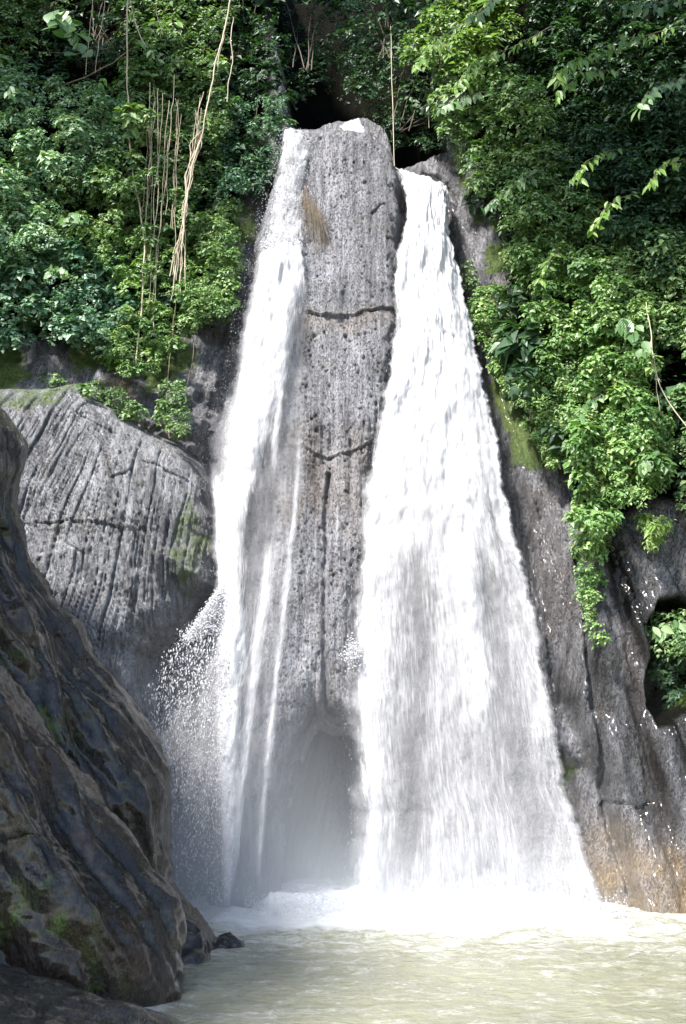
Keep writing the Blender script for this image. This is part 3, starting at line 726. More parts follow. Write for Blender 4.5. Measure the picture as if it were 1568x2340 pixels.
def dens_l(PX, PY, u):
    core = px_line(PX, PY, [(645, 550, 60), (640, 620, 56), (625, 700, 52), (605, 800, 50), (585, 900, 46), (565, 1000, 40), (545, 1100, 34), (525, 1200, 28), (520, 1340, 30), (530, 1450, 34), (520, 1650, 28), (522, 1850, 17), (520, 2080, 11)], 30)
    d = 0.33 + 0.14 * smooth(700, 560, PY) + 0.72 * core
    d += 0.42 * px_line(PX, PY, [(692, 930, 5), (682, 1080, 7), (666, 1250, 8), (646, 1420, 9), (625, 1600, 9), (605, 1800, 7), (590, 2030, 6)], 7)
    d += 0.36 * px_line(PX, PY, [(632, 1175, 6), (622, 1240, 14), (600, 1400, 15), (575, 1600, 15), (552, 1800, 12), (540, 2000, 10)], 12)
    d += 0.5 * px_line(PX, PY, [(482, 1005, 5), (490, 1100, 12), (500, 1200, 14), (512, 1330, 16)], 12)
    d += 0.3 * px_line(PX, PY, [(655, 700, 8), (645, 850, 8), (630, 1000, 8), (625, 1100, 6)], 8)
    d -= 0.10 * smooth(1300, 1700, PY)
    return np.clip(d, 0.05, 1.2)
t_l = thing('waterfall', 'narrow white waterfall tumbling over a ledge left of the rock pillar', 'waterfall')
fall_sheet('water_sheet', LU, 50, 160, 0.0, M_fallB, lambda a, b, c: dens_u(a, b, c) + .08, 330, t_l, lump_=0.07, bow=.08)
fall_sheet('water_sheet', LU, 50, 160, 0.09, M_fallB, dens_u, 340, t_l, lump_=0.09, bow=.1)
fall_sheet('water_sheet', LF, 70, 340, 0.0, M_fallA, lambda a, b, c: dens_l(a, b, c), 350, t_l, bow=.15)
fall_sheet('water_sheet', LF, 70, 340, 0.10, M_fallB, lambda a, b, c: dens_l(a, b, c) - .05, 360, t_l, lump_=.07, bow=.15)
fall_sheet('water_sheet', LF, 70, 340, 0.20, M_fallC, lambda a, b, c: dens_l(a, b, c), 370, t_l, lump_=.08, bow=.15, edge=.15)
# the little cascade seen behind the top of the pillar
t_c = thing('cascade', 'small white cascade in the dark gap just above the pillar', 'cascade')
fall_sheet('water_sheet', [(770, 282, 822, 271, 0.05), (774, 290, 828, 284, 0.2), (782, 308, 836, 316, 0.38)], 30, 30, 0.0, M_fallB, lambda a, b, c: 0.95 + 0 * a, 380, t_c, bow=.05)

# droplets and strands -------------------------------------------------
OCT = np.array([(1, 0, 0), (-1, 0, 0), (0, 1, 0), (0, -1, 0), (0, 0, 1), (0, 0, -1)], float)
OCF = np.array([(0, 2, 4), (2, 1, 4), (1, 3, 4), (3, 0, 4), (2, 0, 5), (1, 2, 5), (3, 1, 5), (0, 3, 5)])
def drops(name, P, r, stretch, dirs, mat, parent=None, **kw):
    """little elongated blobs of water at P, long axis along dirs"""
    n = len(P)
    d = dirs / np.linalg.norm(dirs, axis=1)[:, None]
    a = np.cross(d, np.array([0.2, 1.0, 0.1])); a /= np.linalg.norm(a, axis=1)[:, None]
    b = np.cross(d, a)
    r = np.broadcast_to(r, (n,)); st = np.broadcast_to(stretch, (n,))
    jit = 1 + 0.35 * rng.standard_normal((n, 6, 1)).clip(-1.5, 1.5)
    L = OCT[None] * jit
    V = P[:, None] + r[:, None, None] * (L[..., 0:1] * a[:, None] + L[..., 1:2] * b[:, None] + L[..., 2:3] * d[:, None] * st[:, None, None])
    F = (OCF[None] + 6 * np.arange(n)[:, None, None]).reshape(-1, 3)
    me = mesh_np(name, V.reshape(-1, 3), F)
    return link(name, me, mat, parent, kind='stuff', **kw)

def along(rows, n, ufn, extra, lo=0.0, hi=1.0, tfn=None):
    q = interp_rows(rows, 400)
    t = (rng.random(n) if tfn is None else tfn(n)) * (hi - lo) + lo
    k = np.stack([np.interp(t, np.linspace(0, 1, 400), q[:, j]) for j in range(5)], -1)
    t2 = np.clip(t + 0.01, 0, 1)
    k2 = np.stack([np.interp(t2, np.linspace(0, 1, 400), q[:, j]) for j in range(5)], -1)
    u = ufn(n)
    e = extra(n)
    P = on(k[:, 0] * (1 - u) + k[:, 2] * u, k[:, 1] * (1 - u) + k[:, 3] * u, k[:, 4] + e + .2 * (1 - (2 * u - 1) ** 2))
    Q = on(k2[:, 0] * (1 - u) + k2[:, 2] * u, k2[:, 1] * (1 - u) + k2[:, 3] * u, k2[:, 4] + e + .2 * (1 - (2 * u - 1) ** 2))
    return P, Q - P + 1e-6, t

def edge_u(n):
    s = np.abs(rng.normal(0, 0.035, n)); side = rng.random(n) < 0.6
    return np.where(side, s - 0.03, 1.02 - s)
P, D, t = along(RF, 500, edge_u, lambda n: rng.uniform(.0, .3, n), tfn=lambda n: rng.random(n) ** 0.8 * 0.97)
drops('spray', P, rng.uniform(.002, .004, 500), rng.uniform(2, 7, 500), D, M_drop, t_r)
P, D, t = along(LU, 3600, lambda n: rng.normal(.35, .3, n), lambda n: rng.uniform(-.05, .35, n), tfn=lambda n: rng.random(n))
drops('spray', P, rng.uniform(.003, .008, 3600), rng.uniform(1.3, 4, 3600), D + rng.normal(0, .02, (3600, 3)), M_drop, t_l)
P, D, t = along(LF, 1200, lambda n: -0.16 + np.abs(rng.normal(0, .22, n)), lambda n: rng.uniform(0, .4, n), lo=.0, hi=.5, tfn=lambda n: rng.random(n) ** 1.6)
drops('spray', P, rng.uniform(.0015, .004, 1200), rng.uniform(1.5, 5, 1200), D, M_drop, t_l)

# splash thrown off the boulder's shoulder, falling as a curtain of big drops
n = 9000
a = rng.random(n) ** 0.7; b = rng.random(n) ** 1.5
px = 512 - 92 * a * (0.3 + .7 * b) + rng.normal(0, 5, n); py = 1338 + 48 * a + 95 * b * (1 - .2 * a) + rng.normal(0, 6, n)
P = on(px, py, rng.uniform(1.1, 1.6, n)); drops('splash', P, rng.uniform(.004, .013, n), rng.uniform(1, 2.2, n), rng.normal(0, 1, (n, 3)), M_drop, t_l)
n = 12000
b = rng.random(n) ** 0.85
py = 1430 + 640 * b + rng.normal(0, 14, n)
lft = 420 - 85 * np.minimum(1, (py - 1430) / 160) + 40 * np.clip((py - 1700) / 350, 0, 1)
px = lft + (525 - lft) * rng.random(n) ** 0.8 + rng.normal(0, 10, n)
keep = (rng.random(n) < 1.15 - 0.75 * b)
px, py, b = px[keep], py[keep], b[keep]; n = len(px)
P = on(px, py, rng.uniform(1.2, 2.0, n))
drops('spray', P, (.002 + .010 * rng.random(n) ** 3) * (1.1 - .4 * b), rng.uniform(1.6, 5.0, n), np.stack([rng.normal(-.15, .3, n), rng.normal(0, .3, n), rng.normal(-1, .3, n)], -1), M_drop, t_l)
n = 450
P = on(806 + rng.normal(0, 11, n), 1490 + rng.normal(0, 14, n), rng.uniform(1.0, 1.35, n)); drops('splash', P, rng.uniform(.005, .018, n), 1.2, rng.normal(0, 1, (n, 3)), M_drop, t_r)
n = 900
P = on(rng.uniform(596, 692, n), 558 + rng.normal(0, 9, n) + 0 * P[:1, 0], rng.uniform(1.1, 1.4, n)); drops('splash', P, rng.uniform(.006, .02, n), 1.2, rng.normal(0, 1, (n, 3)), M_drop, t_l)

# boiling foam at the foot ---------------------------------------------
def foam_foot():
    nx, nv = 420, 60
    u = np.linspace(0, 1, nx)[None, :]; v = np.linspace(0, 1, nv)[:, None]
    x = -1.3 + 4.95 * u + 0 * v
    front = 15.25 - 0.2 * np.maximum(0, x - 2)
    y = front + 0.9 - 1.9 * v + 0.1 * perlin(x * 1.3, v * 2 + x * 0, seed=401)
    prof = np.exp(-((v - 0.34) / 0.22) ** 2) * smooth(0, .05, u) * smooth(1, .95, u)
    h = prof * (0.17 + 0.10 * fbm(x * 2.2, y * 2.2, seed=402) + 0.06 * (1 - np.abs(fbm(x * 7, y * 7, seed=403)))) - 0.03
    V = np.stack([x, y, h], -1).reshape(-1, 3)
    me = mesh_np('foam', V, grid_faces(nv, nx))
    m, nt, b, out = new_mat('boiling_foam'); g = N(nt)
    b.inputs['Base Color'].default_value = (.64, .64, .65, 1); b.inputs['Roughness'].default_value = .7
    nt.links.new(g.bump(g.noise(g.pos(), 14, 6, .65), .7, .05), b.inputs['Normal'])
    link('foam', me, m, kind='stuff')
    n = 5000
    px = rng.uniform(-1.4, 3.9, n); P = np.stack([px, 15.0 - .2 * np.maximum(0, px - 2) + rng.normal(0, .3, n), np.abs(rng.normal(0, .14, n)) + .02], -1)
    drops('spray', P, rng.uniform(.003, .012, n), 1.2, rng.normal(0, 1, (n, 3)), M_drop)
foam_foot()

# ------------------------------------------------------------------ foliage
LV = np.array([(0, 0, 0), (-0.5, 0.42, 0.07), (0.5, 0.42, 0.07), (0, 0.45, -0.02), (0, 1.0, -0.16)], float)
LF4 = np.array([(0, 3, 1), (0, 2, 3), (1, 3, 4), (3, 2, 4)])
def leaf_cloud(P, nrm, ax, size, ratio):
    """P, nrm, ax (n,3): one pointed folded leaf each"""
    n = len(P)
    ax = ax - (ax * nrm).sum(1)[:, None] * nrm
    ax /= np.linalg.norm(ax, axis=1)[:, None] + 1e-9
    sd_ = np.cross(ax, nrm)
    s = np.broadcast_to(size, (n,))[:, None, None]
    V = P[:, None] + s * (LV[None, :, 0:1] * ratio * sd_[:, None] + LV[None, :, 1:2] * ax[:, None] + LV[None, :, 2:3] * nrm[:, None])
    F = (LF4[None] + 5 * np.arange(n)[:, None, None]).reshape(-1, 3)
    return V.reshape(-1, 3), F

def unit(a): return a / (np.linalg.norm(a, axis=-1)[..., None] + 1e-9)

def sample_poly(poly, n):
    poly = np.array(poly, float); lo, hi = poly.min(0), poly.max(0); out = np.zeros((0, 2))
    while len(out) < n:
        q = rng.uniform(lo, hi, (n * 3, 2)); q = q[sd_poly(q[:, 0], q[:, 1], poly) > 0]; out = np.vstack([out, q])
    return out[:n]

def foliage(name, poly, spacing, off, leaf, nper, mat, parent=None, ratio=0.55, rose=5, depth=0.35, rfac=0.85, jitter=0.18, up=0.75, droop=0.4, gap=0.0, zoff=None, **kw):
    """a mass of leaves growing on the cliff inside poly: rounded clumps of rosettes"""
    spacing *= 0.84; rfac *= 1.2; leaf *= 1.22; depth *= 1.55; jitter *= 1.35
    poly = np.array(poly, float)
    area = abs(0.5 * np.sum(poly[:, 0] * np.roll(poly[:, 1], -1) - poly[:, 1] * np.roll(poly[:, 0], -1)))
    nc = max(3, int(area / spacing ** 2))
    c = sample_poly(poly, nc * 4)
    # drop centres that crowd each other
    sel = []
    for i in range(len(c)):
        if len(sel) >= nc: break
        if all(np.hypot(*(c[i] - c[j])) > spacing * 0.62 for j in sel[-400:]): sel.append(i)
    c = c[sel]; nc = len(c)
    if gap > 0:
        gn = fbm(c[:, 0] / 170.0, c[:, 1] / 130.0, seed=len(poly) + int(spacing)); c = c[gn > -0.6 + gap]; nc = len(c)
    bumpy = 0.5 + 0.6 * fbm(c[:, 0] / 190.0, c[:, 1] / 150.0, seed=int(spacing) + 3)
    o = off + depth * bumpy + rng.normal(0, jitter, nc)
    cp = on(c[:, 0], c[:, 1], o)
    mpp = cp[:, 1] / FPX
    R = spacing * mpp * rfac * rng.uniform(0.65, 1.25, nc)
    k = rng.poisson(nper * .88, nc) + 3
    csz = np.exp(rng.normal(0, .30, nc)); ctone = rng.random(nc)
    idx = np.repeat(np.arange(nc), k); n = len(idx)
    d = rng.normal(0, 1, (n, 3)); d[:, 1] = -np.abs(d[:, 1]) * 0.9 + 0.15; d[:, 2] += 0.25; d = unit(d)
    tw = cp[idx] + d * (R[idx] * rng.uniform(0.5, 1.05, n) ** 0.6)[:, None] * np.array([1.0, 0.8, 0.85])
    idx2 = np.repeat(np.arange(n), rose); m = len(idx2)
    base_n = unit(0.55 * d[idx2] + np.array([0, -0.35, up]) + rng.normal(0, 0.33, (m, 3)))
    th = rng.uniform(0, 2 * np.pi, m)
    axd = np.stack([np.cos(th), -0.55 + 0.8 * np.sin(th), 0.75 * np.sin(th + 1.0) * 0.6 - droop], -1)
    sz = leaf * csz[idx[idx2]] * rng.uniform(0.55, 1.25, m) * np.repeat(rng.uniform(0.75, 1.2, n), rose)
    V, F = leaf_cloud(tw[idx2] + rng.normal(0, leaf * 0.25, (m, 3)), base_n, unit(axd), sz, ratio)
    me = mesh_np(name, V, F, smooth_=False)
    attr_float(me, 'tone', np.repeat(ctone[idx[idx2]], 5))
    return link(name, me, mat, parent, **kw)

def stems_mesh(name, pts_list, radii, mat, parent=None, sides=5, **kw):
    VV, FF, base = [], [], 0
    for pts, r in zip(pts_list, radii):
        pts = np.asarray(pts, float); n = len(pts)
        t = unit(np.gradient(pts, axis=0)); a = unit(np.cross(t, np.array([0.13, 1, 0.21]))); b = np.cross(t, a)
        rr = np.linspace(r, r * 0.6, n) if np.isscalar(r) else np.asarray(r)
        th = np.linspace(0, 2 * np.pi, sides, endpoint=False)
        ring = pts[:, None] + rr[:, None, None] * (np.cos(th)[None, :, None] * a[:, None] + np.sin(th)[None, :, None] * b[:, None])
        i = np.arange(n * sides).reshape(n, sides) + base; j = np.roll(i, -1, 1)
        VV.append(ring.reshape(-1, 3)); FF.append(np.stack([i[:-1], j[:-1], j[1:], i[1:]], -1).reshape(-1, 4)); base += n * sides
    me = mesh_np(name, np.vstack(VV), np.vstack(FF))
    return link(name, me, mat, parent, **kw)

def shrub(name, label, cat, poly, *a, stem=True, group=None, **kw):
    """a plant mass that reads as one: leaves plus the woody stems under them"""
    p = np.array(poly, float); c = p.mean(0)
    base = on(c[0], p[:, 1].max() - 8, 0.0)
    t = thing(name, label, cat, (0, 0, 0), group)
    foliage('foliage', poly, *a, parent=t, **kw)
    if stem:
        L = []
        for _ in range(7):
            e = sample_poly(poly, 1)[0]
            s0 = on(c[0] + rng.normal(0, 12), min(p[:, 1].max(), c[1] + 60), 0.1); s1 = on(e[0], e[1], a[1] + 0.25)
            tt = np.linspace(0, 1, 10)[:, None]
            q = s0 + (s1 - s0) * tt; q[:, 2] += 0.15 * np.sin(tt[:, 0] * 3.1); q += rng.normal(0, .012, q.shape)
            L.append(q)
        stems_mesh('stem', L, [0.014] * len(L), M_bark, t)
    return t

def canopy(name, label, c, rad, n, leaf, mat, trunk):
    """a tree out of view, placed for the shade it casts"""
    t = thing(name, label, 'tree')
    d = unit(rng.normal(0, 1, (n, 3))); P = np.array(c) + d * np.array(rad) * (rng.random((n, 1)) ** .45)
    P += 0.5 * np.stack([fbm(P[:, 0], P[:, 1], P[:, 2], o=2, seed=k) for k in (3, 4, 5)], -1)
    V, F = leaf_cloud(P, unit(np.array([0, 0, 1]) + rng.normal(0, .45, (n, 3))), unit(rng.normal(0, 1, (n, 3)) + np.array([0, 0, -.3])), leaf * rng.uniform(.6, 1.2, n), .6)
    me = mesh_np('crown', V, F, smooth_=False); link('crown', me, mat, t)
    s = np.linspace(0, 1, 12)[:, None]; a = np.array(trunk[0], float); b = np.array(trunk[1], float)
    q = a + (b - a) * s; q[:, 2] += 1.2 * np.sin(s[:, 0] * 3.14)
    stems_mesh('trunk', [q] + [q[-4] + (np.array(c) + np.array(rad) * unit(rng.normal(0, 1, 3)) * .7 - q[-4]) * s for _ in range(6)], [.22] + [.07] * 6, M_bark, t, sides=8)
canopy('tree', 'unseen tree added above the picture to shade the dark gap', (-2.8, 20.8, 24.8), (5.0, 4.0, 1.4), 11000, .42, M_leafdark, ((-9, 23, 18), (-3, 21, 24.5)))  # added out of view to keep the sun off the gap
canopy('tree', 'unseen tree added above the picture to shade the upper right bank', (2.7, 13.2, 18.8), (2.9, 2.2, 1.0), 4000, .33, M_leaf, ((9, 13, 13), (3, 12.3, 18.6)))  # added out of view to darken the upper right wall
canopy('tree', 'tree overhanging the tall dark rock, left of the picture', (-8.3, 5.8, 10.0), (3.3, 5.0, 2.4), 10000, .40, M_leaf, ((-13, 9, 3), (-9, 5, 9.5)))
canopy('tree', 'unseen tree added outside the picture to shade the upper left corner', (-9.0, 15.0, 21.6), (3.2, 2.2, 1.0), 6000, .36, M_leafdark, ((-13, 17, 12), (-9.5, 14, 21)))  # added out of view to darken the upper left hollow

# dark undergrowth close to the soil, under everything else
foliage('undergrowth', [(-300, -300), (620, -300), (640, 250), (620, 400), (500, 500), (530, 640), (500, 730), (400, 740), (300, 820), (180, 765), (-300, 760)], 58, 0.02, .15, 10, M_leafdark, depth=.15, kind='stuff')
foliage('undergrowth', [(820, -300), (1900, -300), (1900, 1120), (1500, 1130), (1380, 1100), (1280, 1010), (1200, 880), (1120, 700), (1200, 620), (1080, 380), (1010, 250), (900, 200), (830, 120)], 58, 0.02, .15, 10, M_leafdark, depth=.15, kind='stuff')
def far_wood():
    n = 14000; x = rng.uniform(-13, 13, n); z = rng.uniform(17, 40, n)
    y = 26.4 + .35 * (z - 14) + .8 * fbm(x * .25, z * .25, seed=9) + .02 * x ** 2 - 1.2 * np.abs(fbm(x * .7, z * .7, seed=19)) - .6 * rng.random(n)
    V, F = leaf_cloud(np.stack([x, y, z], -1), unit(np.array([0, -.5, .7]) + rng.normal(0, .4, (n, 3))), unit(rng.normal(0, 1, (n, 3)) + np.array([0, 0, -.6])), rng.uniform(.2, .5, n), .6)
    link('foliage', mesh_np('foliage', V, F, smooth_=False), M_leafdark, kind='stuff')
far_wood()
# left side, from the top down
shrub('shrub', 'dark leafy growth in the shade of the upper left corner', 'shrub', [(-130, -100), (120, -100), (150, 0), (90, 90), (60, 175), (-130, 190)], 42, 0.1, .085, 26, M_leaf, depth=.5)
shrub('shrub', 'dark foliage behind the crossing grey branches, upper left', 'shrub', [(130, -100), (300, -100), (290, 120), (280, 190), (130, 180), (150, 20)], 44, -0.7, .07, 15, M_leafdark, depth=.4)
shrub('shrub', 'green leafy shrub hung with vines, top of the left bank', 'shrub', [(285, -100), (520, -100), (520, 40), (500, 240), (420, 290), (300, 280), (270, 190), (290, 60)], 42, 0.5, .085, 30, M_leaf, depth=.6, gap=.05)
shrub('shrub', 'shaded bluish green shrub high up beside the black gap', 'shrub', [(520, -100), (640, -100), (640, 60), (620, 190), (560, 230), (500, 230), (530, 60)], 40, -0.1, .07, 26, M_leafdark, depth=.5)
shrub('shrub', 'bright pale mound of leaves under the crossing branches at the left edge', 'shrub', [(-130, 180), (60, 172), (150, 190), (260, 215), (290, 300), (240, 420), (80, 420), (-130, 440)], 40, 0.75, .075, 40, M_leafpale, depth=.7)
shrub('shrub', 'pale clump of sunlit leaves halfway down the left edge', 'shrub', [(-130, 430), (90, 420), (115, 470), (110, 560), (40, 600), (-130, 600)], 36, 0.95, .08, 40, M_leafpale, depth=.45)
shrub('shrub', 'middle green shrub behind the straight pale vines', 'shrub', [(250, 210), (430, 270), (520, 240), (480, 430), (460, 520), (300, 560), (230, 470), (90, 480), (110, 420), (250, 400)], 38, 0.45, .075, 36, M_leaf, depth=.6, gap=.05)
shrub('shrub', 'rounded green bush just left of the lip of the narrow waterfall', 'shrub', [(500, 240), (560, 230), (640, 232), (662, 262), (655, 300), (636, 340), (625, 420), (560, 455), (500, 470), (480, 420)], 34, 0.25, .065, 38, M_leafblue, depth=.4)
shrub('creeper', 'large leaved bluish creeper covering the left bank above the mossy rock', 'creeper', [(-130, 590), (60, 580), (120, 540), (230, 580), (290, 660), (290, 720), (240, 790), (120, 775), (-130, 790)], 34, 0.45, .085, 32, M_leafblue, depth=.35, ratio=.75)
shrub('creeper', 'small leaved creeper behind the bundle of vines on the left bank', 'creeper', [(110, 480), (300, 540), (460, 500), (520, 470), (545, 560), (540, 650), (530, 730), (440, 745), (390, 800), (330, 860), (250, 830), (200, 790), (290, 700), (230, 580), (110, 560)], 28, 0.4, .06, 30, M_ivy, depth=.35)
shrub('creeper', 'dense green creeper touching the misty left side of the narrow waterfall', 'creeper', [(500, 462), (560, 450), (515, 520), (545, 570), (545, 640), (530, 720), (450, 750), (440, 620), (470, 520)], 26, 0.35, .055, 30, M_leaf, depth=.3)
shrub('creeper', 'low strip of creeper lying along the top of the grooved boulder', 'creeper', [(195, 880), (230, 875), (290, 905), (325, 945), (300, 955), (240, 930), (200, 900)], 18, 0.75, .055, 14, M_leaf, depth=.1, stem=False)
shrub('creeper', 'small clump of leaves in the cleft beside the narrow waterfall', 'creeper', [(375, 875), (415, 870), (428, 930), (425, 995), (385, 990), (360, 940)], 17, 0.8, .055, 14, M_leaf, depth=.1, stem=False)
shrub('creeper', 'few leaves on the grey rock under the creeper at far left', 'creeper', [(95, 850), (130, 855), (140, 880), (100, 880)], 15, 0.5, .045, 8, M_leaf, depth=.05, stem=False)

# gap and right side
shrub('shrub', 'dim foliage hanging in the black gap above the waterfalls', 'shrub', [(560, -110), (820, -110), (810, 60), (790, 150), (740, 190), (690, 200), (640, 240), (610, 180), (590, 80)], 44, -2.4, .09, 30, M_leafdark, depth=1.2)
shrub('shrub', 'grey green tree foliage directly right of the black gap', 'shrub', [(785, -110), (1060, -110), (1000, 60), (930, 110), (880, 160), (820, 230), (800, 190), (790, 60)], 40, -1.2, .075, 34, M_leafblue, depth=.5)
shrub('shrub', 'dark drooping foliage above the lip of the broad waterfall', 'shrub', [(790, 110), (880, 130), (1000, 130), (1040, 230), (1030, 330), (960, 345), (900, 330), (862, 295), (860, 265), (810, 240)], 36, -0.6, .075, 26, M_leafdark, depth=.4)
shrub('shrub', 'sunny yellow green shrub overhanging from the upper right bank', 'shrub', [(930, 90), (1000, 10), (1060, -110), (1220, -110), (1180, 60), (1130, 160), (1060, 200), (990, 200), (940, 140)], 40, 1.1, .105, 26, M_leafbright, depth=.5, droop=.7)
shrub('shrub', 'mixed green shrub between the yellow green shrub and the mossy rock', 'shrub', [(1000, 190), (1130, 150), (1230, 200), (1290, 400), (1250, 560), (1190, 600), (1160, 500), (1110, 440), (1060, 380), (1030, 300), (1000, 240)], 38, 0.8, .09, 34, M_leaf, depth=.55, droop=.6)
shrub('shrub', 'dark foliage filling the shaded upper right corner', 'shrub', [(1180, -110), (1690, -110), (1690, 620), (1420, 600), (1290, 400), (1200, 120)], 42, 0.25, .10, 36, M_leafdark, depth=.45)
shrub('shrub', 'deep green shrub below the shaded corner on the right bank', 'shrub', [(1270, 380), (1420, 520), (1690, 600), (1690, 900), (1500, 760), (1350, 640), (1240, 560)], 40, 0.5, .09, 34, M_leaf, depth=.5, droop=.6)
shrub('creeper', 'leafy green creeper on the right wall above the hanging tongue', 'creeper', [(1180, 560), (1250, 540), (1400, 620), (1500, 740), (1480, 900), (1500, 1020), (1420, 1080), (1330, 1000), (1240, 820), (1200, 700)], 32, 0.6, .08, 34, M_ivy, depth=.4, droop=.6, ratio=.62)
shrub('creeper', 'fine leaved carpet of creeper on the slope beside the bright moss', 'creeper', [(1062, 690), (1110, 655), (1150, 660), (1160, 720), (1215, 760), (1290, 860), (1350, 1000), (1290, 1080), (1255, 1050), (1205, 960), (1150, 880), (1110, 800)], 22, 0.28, .05, 30, M_ivy, depth=.14, ratio=.7, jitter=.06)
shrub('creeper', 'narrow band of creeper between the two bare rock strips, upper right', 'creeper', [(1150, 560), (1200, 560), (1240, 700), (1270, 830), (1220, 780), (1185, 690)], 22, 0.3, .055, 26, M_ivy, depth=.15, jitter=.06)
shrub('creeper', 'hanging tongue of large leaved creeper over the dark wet rock', 'creeper', [(1290, 1010), (1340, 940), (1440, 930), (1530, 960), (1530, 1040), (1480, 1150), (1400, 1150), (1385, 1240), (1330, 1280), (1312, 1200), (1325, 1130), (1295, 1070)], 27, 0.75, .085, 26, M_ivy, depth=.3, droop=.8)
shrub('creeper', 'thin tail of creeper trailing down the crack in the right wall', 'creeper', [(1322, 1250), (1385, 1235), (1375, 1330), (1352, 1400), (1378, 1455), (1360, 1480), (1330, 1400), (1325, 1320)], 20, 0.72, .055, 11, M_ivy, depth=.1)
shrub('creeper', 'creeper hanging at the right edge above the small cave', 'creeper', [(1540, 900), (1690, 880), (1690, 1180), (1550, 1160), (1570, 1050)], 34, 0.7, .08, 22, M_leaf, depth=.3)
shrub('fern', 'drooping yellowish green sprigs below the hanging tongue of creeper', 'fern', [(1462, 1180), (1520, 1190), (1500, 1255), (1470, 1240)], 18, 0.75, .085, 9, M_leafbright, depth=.1, droop=1.2, ratio=.35)
shrub('shrub', 'tuft of leaves in the mouth of the small cave on the right', 'shrub', [(1460, 1440), (1500, 1410), (1620, 1410), (1640, 1470), (1560, 1500), (1480, 1480)], 24, -0.1, .06, 10, M_leaf, depth=.2, stem=False)
shrub('fern', 'dark ferns lining the back of the small cave on the right', 'fern', [(1500, 1500), (1700, 1480), (1640, 1560), (1560, 1620), (1500, 1560)], 26, -0.6, .055, 12, M_leafdark, depth=.2, stem=False)
shrub('creeper', 'sparse sprigs of creeper on the bare grey rock beside the broad waterfall', 'creeper', [(1058, 610), (1075, 590), (1085, 640), (1070, 670)], 16, 0.2, .045, 8, M_ivy, depth=.05, stem=False)
shrub('shrub', 'tuft of leaves on the tall dark rock at the left edge', 'shrub', [(-60, 1120), (18, 1130), (22, 1200), (-10, 1270), (-60, 1270)], 22, 3.3, .05, 14, M_leaf, depth=.1, stem=False)

# ------------------------------------------------------------------ individual leafy branches, upper right
def leaf_mesh(name, ratio, mat):
    vs, fs = [], []
    prof = [(0, 0.02), (.15, .28), (.35, .48), (.55, .45), (.78, .26), (1.0, 0.0)]
    for i, (t, w) in enumerate(prof):
        dz = -0.18 * t * t
        vs += [(-w * ratio, t, dz + .10 * w), (0, t, dz), (w * ratio, t, dz + .10 * w)]
    for i in range(5):
        a = 3 * i
        fs += [(a, a + 1, a + 4, a + 3), (a + 1, a + 2, a + 5, a + 4)]
    me = bpy.data.meshes.new(name); me.from_pydata(vs, [], fs); me.polygons.foreach_set('use_smooth', [True] * len(fs)); me.materials.append(mat)
    return me
LM = {k: leaf_mesh('leaf', r, m) for k, r, m in (('bright', .34, None), ('broad', .62, None), ('mid', .42, None)) if False}
def obj_leaf_mat(name, cols, trans, rough=.36):
    m, nt, b, out = new_mat(name); g = N(nt)
    oi = g.n('ShaderNodeObjectInfo').outputs['Random']
    tc = g.n('ShaderNodeTexCoord').outputs['Object']
    col = g.ramp(oi, [(0, cols[0]), (.5, cols[1]), (1, cols[2])])
    sx = g.n('ShaderNodeSeparateXYZ'); nt.links.new(tc, sx.inputs[0])
    rib = g.ramp(g.math('ABSOLUTE', sx.outputs[0]), [(0.0, 1.0), (0.025, 0.0)])
    col = g.mix(g.math('MULTIPLY', rib, .35), col, tuple(min(1, c * 1.8) for c in cols[2]))
    nt.links.new(col, b.inputs['Base Color']); b.inputs['Roughness'].default_value = rough; b.inputs['Specular IOR Level'].default_value = .6
    wv = g.n('ShaderNodeTexWave'); wv.inputs['Scale'].default_value = 3.0; nt.links.new(g.mapping(tc, (1, 1, 1), (0, 0, .9)), wv.inputs['Vector'])
    nt.links.new(g.bump(wv.outputs['Fac'], .25, .02), b.inputs['Normal'])
    tr = g.n('ShaderNodeBsdfTranslucent'); nt.links.new(g.mix(1.0, col, (1.0, 1.25, .45), 'MULTIPLY'), tr.inputs[0])
    mx = g.n('ShaderNodeMixShader'); mx.inputs[0].default_value = trans
    nt.links.new(b.outputs[0], mx.inputs[1]); nt.links.new(tr.outputs[0], mx.inputs[2]); nt.links.new(mx.outputs[0], out.inputs[0])
    return m
M_bigbright = obj_leaf_mat('branch_leaf_bright', [(.07, .15, .018), (.12, .23, .03), (.22, .34, .07)], .4)
M_bigpale = obj_leaf_mat('branch_leaf_pale', [(.06, .14, .04), (.11, .21, .07), (.24, .33, .15)], .25, .4)
M_bigdark = obj_leaf_mat('branch_leaf_dark', [(.03, .08, .02), (.06, .13, .035), (.12, .2, .06)], .3)
L_bright = leaf_mesh('leaf', .36, M_bigbright); L_pale = leaf_mesh('leaf', .5, M_bigpale); L_dark = leaf_mesh('leaf', .42, M_bigdark); L_broad = leaf_mesh('leaf', .8, M_bigpale)

def place_leaf(me, P, axd, nrm, size, parent):
    y = Vector(axd).normalized(); z = Vector(nrm); z = (z - z.dot(y) * y).normalized(); x = y.cross(z)
    o = bpy.data.objects.new('leaf', me); C.objects.link(o); o.parent = parent
    M = Matrix((x, y, z)).transposed().to_4x4(); M.translation = Vector(P)
    o.matrix_local = parent.matrix_world.inverted() @ (M @ Matrix.Scale(size, 4)) if False else M @ Matrix.Scale(size, 4)
    return o

